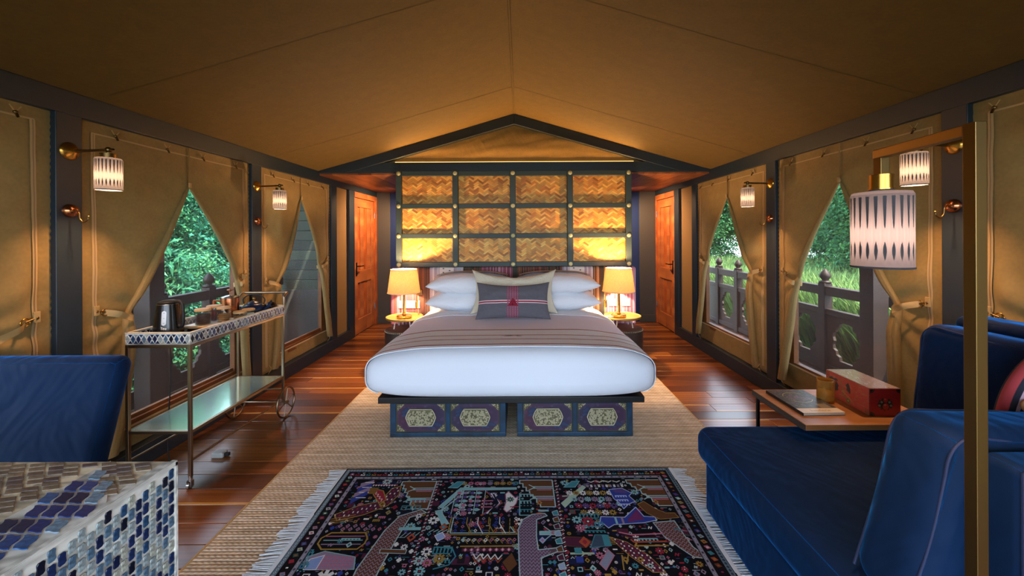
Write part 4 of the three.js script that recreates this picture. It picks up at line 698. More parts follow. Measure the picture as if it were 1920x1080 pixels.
T.persian = ctex(2048, 1376, (c, w, h) => { // print of the wool rug: 1.81 m wide, 1.216 m deep, far edge at the top
  const S = w / 1.81, R = rng(123), C = { navy: '#0d1026', black: '#0a0a12', teal: '#3c7f8c', pale: '#9fb8b8', aqua: '#7fb0b4', white: '#d8d4d0', brown: '#5e3a22', red: '#8c2436', pink: '#b4647c', purple: '#54407c', blue: '#2c3c8c', mauve: '#8a7690', rust: '#a2492e', green: '#2f5a4a', gold: '#9a7a34', plum: '#4a1e34' }, K = Object.values(C);
  const px = (u) => u * S, pick = (a) => a[Math.floor(R() * a.length)];
  c.fillStyle = C.black; c.fillRect(0, 0, w, h); c.lineJoin = 'round';
  const P = (pts, fill, line, lw = 4) => { c.beginPath(); pts.forEach((p, i) => (i ? c.lineTo(px(p[0]), px(p[1])) : c.moveTo(px(p[0]), px(p[1])))); if (fill) { c.closePath(); c.fillStyle = fill; c.fill(); } if (line) { c.strokeStyle = line; c.lineWidth = lw; c.stroke(); } };
  const rect = (x, y, a, b, f) => { c.fillStyle = f; c.fillRect(px(x), px(y), px(a), px(b)); };
  const flower = (x, y, r, f, g2) => { c.fillStyle = f; for (let i = 0; i < 8; i++) { const a = i * PI / 4; c.save(); c.translate(px(x), px(y)); c.rotate(a); c.fillRect(px(r * 0.35), -px(r * 0.2), px(r * 0.6), px(r * 0.4)); c.restore(); } rect(x - r * 0.5, y - r * 0.5, r, r, f); rect(x - r * 0.28, y - r * 0.28, r * 0.56, r * 0.56, C.black); rect(x - r * 0.16, y - r * 0.16, r * 0.32, r * 0.32, g2); };
  const dia = (x, y, r, f, g2) => { P([[x - r, y], [x, y - r * 1.2], [x + r, y], [x, y + r * 1.2]], f); P([[x - r * 0.45, y], [x, y - r * 0.55], [x + r * 0.45, y], [x, y + r * 0.55]], g2); };
  const zig = (x0, y0, x1, y1, n, amp, col, lw = 4) => { const pts = []; for (let i = 0; i <= n; i++) { const t = i / n, k = i & 1 ? amp : -amp, dx = x1 - x0, dy = y1 - y0, L = Math.hypot(dx, dy) || 1; pts.push([lerp(x0, x1, t) - dy / L * k, lerp(y0, y1, t) + dx / L * k]); } P(pts, null, col, lw); };
  const clipTo = (pts, f) => { c.save(); c.beginPath(); pts.forEach((p, i) => (i ? c.lineTo(px(p[0]), px(p[1])) : c.moveTo(px(p[0]), px(p[1])))); c.closePath(); c.clip(); f(); c.restore(); };
  const zigBody = (pts, fill, line, y0, y1, x0, x1) => { P(pts, fill, C.pale, 6); clipTo(pts, () => { for (let y = y0; y < y1; y += 0.017) zig(x0, y, x1, y + 0.01, 22, 0.007, line, 4); }); P(pts, null, C.pale, 5); };
  const comb = (x, y, n, st, d, col, dir = 1) => { rect(x, y, n * st, 0.006, col); for (let i = 0; i <= n; i++) { rect(x + i * st, y, 0.006, d * dir > 0 ? d : -d, col); rect(x + i * st, y + d - 0.006, st * 0.5, 0.006, col); } };
  const stepped = (x, y, a, b, n, f, left) => { const pts = left ? [[x + a, y], [x + a, y + b]] : [[x, y], [x, y + b]]; const q = []; for (let i = 0; i < n; i++) { const t0 = 1 - i / n, t1 = 1 - (i + 1) / n, e = 0.12 + 0.88 * (1 - (i / n)); const xx = left ? x + a * 0.62 * t0 : x + a - a * 0.62 * t0; q.push([xx, y + b * t0], [xx, y + b * t1]); } P(pts.concat(q), f, C.pale, 7); };
  // ground of the field with small fillers
  for (let i = 0; i < 2200; i++) { const x = R() * 1.81, y = R() * 1.216, r = 0.004 + R() * 0.007, col = pick([C.mauve, C.pale, C.red, C.teal, C.white, C.plum, C.gold, C.purple, C.blue]); const t = R(); if (t < 0.4) dia(x, y, r, col, C.black); else if (t < 0.7) { rect(x, y, r * 2, r, col); rect(x + r * 0.5, y - r * 0.6, r, r * 2.2, col); } else rect(x, y, r * 3, 0.003, col); }
  for (let i = 0; i < 60; i++) rect(0.1 + R() * 1.6, 0.1 + R() * 1.05, 0.03 + R() * 0.05, 0.02 + R() * 0.03, pick([C.navy, C.navy, C.plum, '#151a3a']));
  for (let i = 0; i < 70; i++) flower(0.1 + R() * 1.6, 0.11 + R() * 1.0, 0.012 + R() * 0.012, pick([C.pale, C.white, C.mauve, C.aqua, C.pink, C.red]), pick([C.black, C.white, C.gold]));
  const kids = (x, y, n, m, st, f) => { for (let i = 0; i < n; i++) for (let j = 0; j < m; j++) f(x + i * st, y + j * st * 0.9, i, j); };
  const half = (o) => {
    // stepped brown shapes with white forks
    for (const [x, y, a, b, l] of [[0.33, 0.115, 0.2, 0.21, true], [0.955, 0.11, 0.19, 0.205, true], [1.52, 0.112, 0.2, 0.2, true]]) { stepped(x, y, a, b, 7, C.brown, l); for (const k of [0.25, 0.62]) { rect(x + a * 0.45, y + b * k, a * 0.55, 0.02, C.aqua); rect(x + a * 0.5, y + b * k + 0.007, a * 0.5, 0.006, C.red); P([[x + a * 0.34, y + b * k - 0.012], [x + a * 0.5, y + b * k + 0.01], [x + a * 0.34, y + b * k + 0.03]], null, C.pale, 7); rect(x + a * 0.55, y + b * k + 0.025, a * 0.4, 0.008, C.pink); } dia(x + a * 0.6, y + b * 0.86, 0.014, C.gold, C.red); }
    // left field: crossed bird, long oval, hooks, striped leaves
    P([[0.1, 0.36], [0.19, 0.3], [0.28, 0.27], [0.31, 0.17], [0.35, 0.15], [0.36, 0.22], [0.33, 0.3], [0.24, 0.36], [0.13, 0.4]], C.plum, C.gold, 6); clipTo([[0.1, 0.36], [0.28, 0.27], [0.31, 0.17], [0.36, 0.16], [0.33, 0.3], [0.13, 0.4]], () => { for (let i = 0; i < 30; i++) for (let j = 0; j < 12; j++) if ((i + j) & 1) rect(0.09 + i * 0.011, 0.14 + j * 0.022, 0.006, 0.012, (i % 3) ? C.white : C.red); });
    P([[0.21, 0.17], [0.27, 0.19], [0.31, 0.26], [0.28, 0.28], [0.23, 0.22]], C.red, C.gold, 6); zig(0.22, 0.185, 0.29, 0.265, 9, 0.006, C.white, 4); rect(0.185, 0.165, 0.05, 0.05, C.brown); for (let i = 0; i < 5; i++) rect(0.18, 0.168 + i * 0.01, 0.06, 0.004, C.gold); dia(0.3, 0.29, 0.018, C.gold, C.brown);
    for (let i = 0; i < 6; i++) P([[0.09 + i * 0.005, 0.42 + i * 0.006 - 0.03], [0.2, 0.36 + i * 0.008]], null, i & 1 ? C.brown : C.gold, 4);
    for (let i = 0; i < 4; i++) { P([[0.13, 0.13 + i * 0.04], [0.19, 0.1 + i * 0.03], [0.2, 0.13 + i * 0.03], [0.14, 0.17 + i * 0.04]], i & 1 ? C.blue : C.mauve); rect(0.15, 0.12 + i * 0.04, 0.05, 0.006, C.white); } rect(0.2, 0.14, 0.13, 0.008, C.pink); for (let i = 0; i < 9; i++) rect(0.2 + i * 0.014, 0.14, 0.006, 0.012, C.white);
    flower(0.265, 0.115, 0.026, C.pale, C.red); for (let i = 0; i < 5; i++) for (let j = 0; j < 2; j++) dia(0.16 + i * 0.034 + j * 0.02, 0.43 + j * 0.02, 0.011, C.mauve, C.red);
    P([[0.11, 0.5], [0.14, 0.47], [0.29, 0.47], [0.31, 0.5], [0.31, 0.53], [0.29, 0.56], [0.14, 0.56], [0.11, 0.53]], C.black, C.gold, 8); for (const k of [0, 1, 2]) P([[0.125, 0.49 + k * 0.022], [0.295, 0.49 + k * 0.022]], null, [C.pink, C.aqua, C.mauve][k], 6); flower(0.2, 0.515, 0.015, C.teal, C.white); comb(0.2, 0.5, 5, 0.015, 0.012, C.aqua);
    P([[0.1, 0.6], [0.16, 0.57], [0.3, 0.6], [0.32, 0.66], [0.14, 0.66]], C.mauve, C.aqua, 5); for (let i = 0; i < 4; i++) zig(0.16, 0.6 + i * 0.018, 0.3, 0.605 + i * 0.018, 16, 0.007, C.pink, 4); P([[0.12, 0.61], [0.17, 0.59], [0.17, 0.66], [0.12, 0.66]], '#7f95c8', C.white, 4);
    for (let i = 0; i < 4; i++) comb(0.05 + i * 0.006, 0.56 + i * 0.03, 4, 0.014, 0.02, C.teal, i & 1 ? -1 : 1); flower(0.22, 0.7, 0.04, C.white, C.red); flower(0.34, 0.73, 0.036, C.pale, C.blue);
    zigBody([[0.34, 1.0], [0.33, 0.66], [0.37, 0.46], [0.41, 0.37], [0.5, 0.33], [0.53, 0.35], [0.46, 0.38], [0.44, 0.5], [0.42, 0.66], [0.41, 1.0]], C.brown, C.mauve, 0.34, 1.0, 0.3, 0.52); P([[0.39, 0.56], [0.5, 0.565], [0.5, 0.585], [0.39, 0.58]], C.brown, C.pale, 4);
    comb(0.41, 0.25, 4, 0.022, 0.03, C.aqua); comb(0.4, 0.3, 4, 0.022, 0.03, C.teal); rect(0.43, 0.44, 0.1, 0.018, C.aqua); for (let i = 0; i < 4; i++) P([[0.45 + i * 0.02, 0.5], [0.47 + i * 0.02, 0.47]], null, C.pale, 4); flower(0.5, 0.37, 0.016, C.white, C.blue); flower(0.485, 0.55, 0.016, C.white, C.navy); dia(0.5, 0.5, 0.02, C.rust, C.navy);
    // centre: house frame, fruit rows, chevron, bird, combs
    P([[0.58, 0.31], [0.665, 0.17], [0.955, 0.17], [0.955, 0.185], [0.675, 0.19], [0.6, 0.32]], C.aqua, C.pale, 4); P([[0.6, 0.335], [0.69, 0.205]], null, C.pale, 7);
    for (const y of [0.135]) for (let i = 0; i < 9; i++) flower(0.68 + i * 0.034, y, 0.016, pick([C.teal, C.pink, C.gold, C.mauve]), pick([C.white, C.red])); P([[0.6, 0.17], [0.64, 0.12], [0.68, 0.12], [0.65, 0.17]], C.teal, C.aqua, 4);
    for (let i = 0; i < 4; i++) for (let j = 0; j < 5; j++) { const x = 0.665 + i * 0.033, y = 0.21 + j * 0.03; c.fillStyle = [C.pink, C.mauve, C.purple, C.aqua][(i + j) % 4]; c.beginPath(); c.ellipse(px(x), px(y), px(0.011), px(0.011), 0, 0, 7); c.fill(); P([[x + 0.008, y - 0.008], [x + 0.02, y], [x + 0.008, y + 0.008]], C.pale); } for (const x of [0.646, 0.683, 0.75, 0.795]) rect(x, 0.19, 0.004, 0.17, C.pale);
    for (const [k, col] of [[0, C.rust], [0.014, C.purple], [0.026, C.white], [0.038, C.navy]]) P([[0.8 + k, 0.2 + k * 0.5], [0.885 - k * 0.5, 0.285], [0.79 + k, 0.37 - k * 0.5]], null, col, 10); for (let i = 0; i < 3; i++) { rect(0.79, 0.265 + i * 0.022, 0.05, 0.007, C.pink); dia(0.79, 0.268 + i * 0.022, 0.009, C.red, C.white); }
    P([[0.9, 0.22], [0.915, 0.2], [0.95, 0.25], [0.965, 0.24], [0.955, 0.29], [0.93, 0.33], [0.91, 0.35], [0.895, 0.33], [0.905, 0.28]], C.white, C.pink, 5); flower(0.925, 0.26, 0.02, C.green, C.white); rect(0.925, 0.31, 0.05, 0.006, C.red);
    rect(0.972, 0.215, 0.05, 0.15, C.black); comb(0.975, 0.22, 3, 0.016, 0.022, C.aqua); comb(0.975, 0.27, 3, 0.016, 0.022, C.aqua); comb(0.975, 0.33, 3, 0.016, -0.02, C.teal); P([[0.972, 0.215], [0.972, 0.37], [1.02, 0.37]], null, C.aqua, 6);
    for (const [k, col] of [[0, C.gold], [0.01, C.pale]]) P([[0.655 + k, 0.38], [0.655 + k, 0.485 - k], [0.96 - k, 0.485 - k], [0.94 - k, 0.44]], null, col, 6);
    for (let i = 0; i < 10; i++) for (let j = 0; j < 4; j++) { const x = 0.685 + i * 0.03, y = 0.39 + j * 0.024; if (i % 3 === 2) { rect(x, y, 0.004, 0.02, C.gold); } else dia(x, y, 0.009, pick([C.pink, C.rust, C.mauve, C.white, C.blue]), C.black); } for (let i = 0; i < 4; i++) P([[0.73 + i * 0.05, 0.38], [0.73 + i * 0.05, 0.42], [0.76 + i * 0.05, 0.48]], null, i & 1 ? C.white : C.gold, 5);
    for (let i = 0; i < 9; i++) { P([[0.73 + i * 0.025, 0.505], [0.75 + i * 0.025, 0.535]], null, C.gold, 4); dia(0.75 + i * 0.025, 0.515, 0.009, pick([C.white, C.pink]), C.navy); } rect(0.72, 0.545, 0.25, 0.007, C.gold); rect(0.73, 0.558, 0.22, 0.018, C.plum); for (let i = 0; i < 8; i++) dia(0.745 + i * 0.026, 0.567, 0.009, C.pink, C.white); zig(0.78, 0.6, 0.9, 0.605, 8, 0.012, C.white, 6); zig(0.78, 0.615, 0.9, 0.62, 8, 0.012, C.rust, 5); rect(0.72, 0.585, 0.03, 0.05, '#1c1420'); P([[0.9, 0.63], [0.94, 0.58], [0.965, 0.64], [0.93, 0.68]], C.brown, C.black, 4);
    P([[0.57, 0.34], [0.6, 0.33], [0.61, 0.36], [0.65, 0.42], [0.62, 0.43], [0.59, 0.37]], C.aqua, C.pale, 4); flower(0.575, 0.4, 0.026, C.white, C.navy); dia(0.63, 0.44, 0.02, C.rust, C.teal); for (let i = 0; i < 5; i++) P([[0.57 + i * 0.02, 0.47], [0.59 + i * 0.02, 0.455]], null, C.pale, 5); P([[0.6, 0.49], [0.63, 0.47], [0.65, 0.5], [0.62, 0.52]], '#8fa0cc', C.white, 4); flower(0.66, 0.5, 0.016, C.pink, C.white); for (let i = 0; i < 3; i++) comb(0.61, 0.55 + i * 0.032, 5, 0.015, 0.018, C.teal, i & 1 ? -1 : 1); P([[0.62, 0.55], [0.69, 0.56], [0.71, 0.6], [0.69, 0.64], [0.63, 0.66]], null, C.teal, 6); flower(0.585, 0.575, 0.024, C.white, C.navy); flower(0.565, 0.62, 0.024, C.pale, C.pink); flower(0.6, 0.63, 0.022, C.pink, C.gold); flower(0.645, 0.61, 0.026, C.gold, C.white); flower(0.58, 0.67, 0.024, C.aqua, C.red);
    zigBody([[0.985, 1.0], [0.97, 0.62], [0.965, 0.46], [0.985, 0.4], [1.03, 0.365], [1.09, 0.36], [1.1, 0.375], [1.05, 0.4], [1.045, 0.5], [1.05, 0.57], [1.13, 0.56], [1.13, 0.58], [1.06, 0.61], [1.06, 1.0]], '#5a4450', C.mauve, 0.37, 1.0, 0.94, 1.1);
    P([[1.06, 0.47], [1.15, 0.465], [1.15, 0.49], [1.06, 0.49]], C.aqua, C.pale, 4); flower(1.12, 0.478, 0.012, C.pink, C.white); P([[1.08, 0.44], [1.11, 0.47]], null, C.pale, 5); P([[1.08, 0.52], [1.11, 0.49]], null, C.pale, 5); for (let i = 0; i < 9; i++) { const y = 0.35 + i * 0.042; P([[1.125, y], [1.15, y - 0.012], [1.155, y + 0.02], [1.13, y + 0.022]], [C.teal, C.brown, C.plum, '#8fa0c0'][i % 4], C.pale, 4); } P([[1.05, 0.33], [1.09, 0.345], [1.05, 0.36]], null, C.rust, 8); rect(1.06, 0.335, 0.05, 0.012, C.aqua); dia(1.07, 0.52, 0.016, '#8fa0c0', C.pink);
    // right field
    P([[1.175, 0.29], [1.3, 0.155], [1.315, 0.17], [1.19, 0.32]], '#a3b69c', C.pale, 4); P([[1.185, 0.24], [1.24, 0.235]], null, '#a3b69c', 9); P([[1.2, 0.17], [1.25, 0.12], [1.29, 0.12], [1.26, 0.17]], C.teal, C.aqua, 4); flower(1.21, 0.135, 0.022, C.aqua, C.navy);
    for (let i = 0; i < 10; i++) rect(1.32 + i * 0.02, 0.15, 0.012, 0.02, i & 1 ? C.white : C.mauve); for (let i = 0; i < 4; i++) P([[1.33 + i * 0.045, 0.118], [1.35 + i * 0.045, 0.13], [1.37 + i * 0.045, 0.118]], null, C.white, 7);
    for (let i = 0; i < 7; i++) for (let j = 0; j < 4; j++) { const x = 1.225 + i * 0.034 + (j & 1) * 0.017, y = 0.215 + j * 0.046; if (x + (0.32 - y) * 0.5 > 1.24 && x < 1.43) flower(x, y, 0.019, [C.white, C.red, C.aqua, C.gold, C.purple, C.mauve][(i * 3 + j * 2) % 6], [C.white, C.pink, C.black][(i + j) % 3]); }
    P([[1.43, 0.19], [1.5, 0.18], [1.54, 0.22], [1.52, 0.24], [1.54, 0.28], [1.5, 0.3], [1.47, 0.33], [1.46, 0.29], [1.44, 0.26]], C.blue, '#a9b4d8', 5); P([[1.44, 0.19], [1.5, 0.185], [1.52, 0.22], [1.46, 0.215]], C.purple); for (let i = 0; i < 3; i++) comb(1.45, 0.235 + i * 0.03, 4, 0.013, 0.014, '#a9b4d8'); P([[1.35, 0.38], [1.46, 0.385], [1.53, 0.32], [1.55, 0.38], [1.6, 0.385], [1.6, 0.405], [1.54, 0.42], [1.4, 0.43], [1.37, 0.45], [1.35, 0.42], [1.33, 0.44]], C.blue, '#a9b4d8', 5); P([[1.47, 0.4], [1.53, 0.335], [1.545, 0.4], [1.47, 0.415]], '#6a2a5c'); rect(1.41, 0.385, 0.01, 0.04, C.aqua); rect(1.44, 0.385, 0.01, 0.04, C.mauve);
    for (let i = 0; i < 5; i++) comb(1.25 + (i > 1 ? 0.01 : 0), 0.36 + i * 0.026, 5, 0.017, 0.014, C.teal, i & 1 ? -1 : 1); flower(1.285, 0.41, 0.032, C.red, C.white); flower(1.235, 0.4, 0.024, C.aqua, C.navy); flower(1.245, 0.45, 0.024, C.pink, C.white);
    P([[1.545, 0.3], [1.58, 0.28], [1.62, 0.33], [1.66, 0.36], [1.7, 0.36], [1.71, 0.39], [1.62, 0.4], [1.57, 0.36]], C.brown, C.gold, 4); zigBody([[1.58, 0.42], [1.68, 0.41], [1.69, 0.5], [1.7, 0.56], [1.74, 0.62], [1.68, 0.61], [1.64, 0.56], [1.6, 0.5]], C.brown, C.mauve, 0.41, 0.62, 1.56, 1.76);
    P([[1.36, 0.5], [1.43, 0.53], [1.5, 0.6], [1.54, 0.68], [1.49, 0.68], [1.42, 0.6]], C.plum, C.gold, 4); clipTo([[1.36, 0.5], [1.43, 0.53], [1.5, 0.6], [1.54, 0.68], [1.49, 0.68], [1.42, 0.6]], () => { for (let i = 0; i < 20; i++) for (let j = 0; j < 16; j++) if ((i + j) & 1) rect(1.36 + i * 0.01, 0.5 + j * 0.012, 0.006, 0.008, i % 3 ? C.white : C.red); }); for (let i = 0; i < 5; i++) P([[1.32, 0.5 + i * 0.01], [1.38, 0.51 + i * 0.008]], null, C.gold, 4);
    for (const [k, col] of [[0, C.pink], [1, C.plum], [2, C.rust], [3, C.gold]]) P([[1.41 + k * 0.02, 0.475 + k * 0.02], [1.46, 0.49 + k * 0.02], [1.6, 0.485 + k * 0.022]], null, col, 9); comb(1.48, 0.51, 5, 0.016, 0.014, C.aqua); P([[1.16, 0.5], [1.25, 0.505], [1.285, 0.53], [1.25, 0.56], [1.17, 0.55]], C.plum, C.brown, 4); dia(1.25, 0.53, 0.026, C.rust, C.red); P([[1.27, 0.56], [1.3, 0.49], [1.35, 0.49], [1.36, 0.55]], '#37495c', C.teal, 4); rect(1.33, 0.49, 0.03, 0.06, C.teal); rect(1.18, 0.585, 0.1, 0.01, '#a3b69c'); P([[1.21, 0.56], [1.24, 0.59], [1.21, 0.62]], null, '#a3b69c', 6); rect(1.2, 0.56, 0.03, 0.03, C.teal); rect(1.2, 0.605, 0.03, 0.03, C.blue); P([[1.29, 0.64], [1.34, 0.57], [1.36, 0.6], [1.31, 0.67]], '#7c8498', C.pink, 4); P([[1.38, 0.67], [1.39, 0.6], [1.4, 0.64], [1.42, 0.59]], null, C.gold, 6); for (let i = 0; i < 4; i++) flower(1.4 + i * 0.03, 0.62 + (i & 1) * 0.03, 0.014, pick([C.teal, C.gold, C.pale]), C.black); P([[1.66, 0.46], [1.7, 0.47]], null, C.teal, 9); for (let i = 0; i < 4; i++) P([[1.69, 0.44 + i * 0.025], [1.72, 0.45 + i * 0.025]], null, i & 1 ? C.pink : C.green, 6);
  };
  half();
  { // no bare ground: small outlined figures wherever the field is still dark
    const im = c.getImageData(0, 0, w, h).data, dark = (x, y, r) => { for (let a = -r; a <= r; a += r / 2) for (let b = -r; b <= r; b += r / 2) { const i = (Math.round(px(y + b)) * w + Math.round(px(x + a))) * 4; if (im[i] + im[i + 1] + im[i + 2] > 130) return false; } return true; };
    for (let n = 0; n < 9000; n++) { const x = 0.11 + R() * 1.58, y = 0.115 + R() * 0.6, r = [0.02, 0.014, 0.01][Math.min(2, Math.floor(n / 2200))]; if (!dark(x, y, r)) continue; for (let a = -r; a <= r; a += 0.002) for (let b = -r; b <= r; b += 0.002) { const i = (Math.round(px(y + b)) * w + Math.round(px(x + a))) * 4; im[i] = 255; }
      const col = pick([C.white, C.pale, C.pink, C.mauve, C.aqua, C.gold, C.red]), t = R(); if (t < 0.3) flower(x, y, r * 0.75, col, pick([C.red, C.blue, C.white])); else if (t < 0.5) { dia(x, y, r * 0.7, col, C.navy); dia(x, y, r * 0.3, pick([C.red, C.teal]), C.black); } else if (t < 0.7) comb(x - r * 0.7, y - r * 0.4, 3, r * 0.45, r * 0.7, col); else if (t < 0.85) P([[x - r * 0.7, y + r * 0.5], [x - r * 0.2, y - r * 0.5], [x + r * 0.2, y + r * 0.5], [x + r * 0.7, y - r * 0.5]], null, col, 5); else P([[x - r * 0.6, y - r * 0.6], [x + r * 0.6, y - r * 0.6], [x + r * 0.6, y + r * 0.6], [x - r * 0.6, y + r * 0.6], [x - r * 0.6, y - r * 0.6]], pick([C.plum, C.navy, C.green]), col, 5); }
  }
  // lower part beyond the frame: repeat the upper motifs turned round
  c.save(); c.beginPath(); c.rect(0, px(0.72), w, h); c.clip(); c.translate(w, px(1.216 + 0.02)); c.rotate(PI); half(); c.restore();
  for (const u of [0.54, 1.163]) { rect(u - 0.005, 0.1, 0.01, 1.0, C.black); for (let i = 0; i < 90; i++) P([[u - 0.005, 0.105 + i * 0.0115], [u + 0.005, 0.1 + i * 0.0115], [u + 0.005, 0.106 + i * 0.0115], [u - 0.005, 0.111 + i * 0.0115]], i & 1 ? C.white : C.red); }
  // borders
  const ring = (o, wd, f) => { rect(o, o, 1.81 - 2 * o, wd, f); rect(o, 1.216 - o - wd, 1.81 - 2 * o, wd, f); rect(o, o, wd, 1.216 - 2 * o, f); rect(1.81 - o - wd, o, wd, 1.216 - 2 * o, f); };
  ring(0, 0.006, '#07070c'); ring(0.006, 0.022, '#5f7484'); ring(0.028, 0.046, '#140d14'); ring(0.074, 0.02, '#7d7c8c');
  const along = (o, st, f) => { for (let u = o; u < 1.81 - o; u += st) { f(u, o, 0); f(u, 1.216 - o, 0); } for (let v = o; v < 1.216 - o; v += st) { f(o, v, 1); f(1.81 - o, v, 1); } };
  let n = 0; along(0.017, 0.016, (x, y) => { n++; dia(x, y, 0.006, n % 2 ? '#aebcc4' : '#26303c', '#39434e'); });
  along(0.051, 0.03, (x, y, q) => { n++; const col = K[(n * 5) % K.length], c2 = [C.white, C.rust, C.teal, C.red, C.gold][n % 5]; if (q) { P([[x - 0.014, y - 0.008], [x + 0.004, y - 0.012], [x + 0.014, y + 0.004], [x - 0.006, y + 0.01]], col); rect(x - 0.005, y - 0.004, 0.01, 0.007, c2); } else { P([[x - 0.013, y + 0.012], [x - 0.01, y - 0.002], [x, y + 0.006], [x + 0.01, y - 0.002], [x + 0.013, y + 0.012]], c2); P([[x - 0.009, y - 0.014], [x + 0.009, y - 0.014], [x, y - 0.002]], col); } });
  along(0.084, 0.014, (x, y) => { n++; dia(x, y, 0.005, n % 3 ? '#b6b0c0' : '#39304a', n % 2 ? C.plum : C.navy); });
  ring(0.028, 0.002, '#000'); ring(0.072, 0.003, '#000'); ring(0.094, 0.003, '#000');
  const im = c.getImageData(0, 0, w, h), d = im.data; for (let y = 0; y < h; y++) for (let x = 0; x < w; x++) { const k = 0.86 + 0.2 * R() * ((x >> 1) + (y >> 1) & 1) + 0.12 * Math.sin(y * 0.9), i = (y * w + x) * 4; d[i] *= k; d[i + 1] *= k; d[i + 2] *= k; } c.putImageData(im, 0, 0);
});
{
  const r = thing('patterned_rug', 'dark wool rug with animal and flower figures and white fringe', 'rug', [-0.075, 0.012, -1.575]);
  M.persian = phy({ map: T.persian, bumpMap: T.persian, bumpScale: 0.001, roughness: 0.95, specularIntensity: 0.2 });
  const g = grid(80, 60, (u, v) => [lerp(-0.905, 0.905, u), 0.009 + 0.002 * nz(u * 5, v * 4, 6), lerp(0.608, -0.608, v)], (u, v) => [u, v]);
  part('pile', g, M.persian, r); part('rug_back', span(-0.904, 0.904, 0, 0.007, -0.606, 0.606, 0.002), M.bedBlack, r);
  const R = rng(17), geos = { '-1': [], 1: [] };
  for (const s of [-1, 1]) for (let i = 0; i < 190; i++) { const z = -0.6 + i * 1.2 / 189, L = 0.085 + 0.03 * nz(i * 0.13, s) + R() * 0.014, dz = 0.02 * nz(i * 0.1, s * 3) + (R() - 0.5) * 0.014; geos[s].push(tube([[s * 0.9, 0.006, z], [s * (0.905 + L * 0.5), 0.004 + R() * 0.004, z + dz * 0.4], [s * (0.905 + L), 0.002 + R() * 0.003, z + dz]], 0.0022, 4, 4)); }
  M.fringe = std({ color: 0xc4ccd4, roughness: 0.95 });
  for (const s of [-1, 1]) { part('fringe', geos[s], M.fringe, r).userData.kind = 'stuff'; part('fringe_band', span(s > 0 ? 0.9 : -0.92, s > 0 ? 0.92 : -0.9, 0.001, 0.009, -0.604, 0.604, 0.002), M.fringe, r); }
}
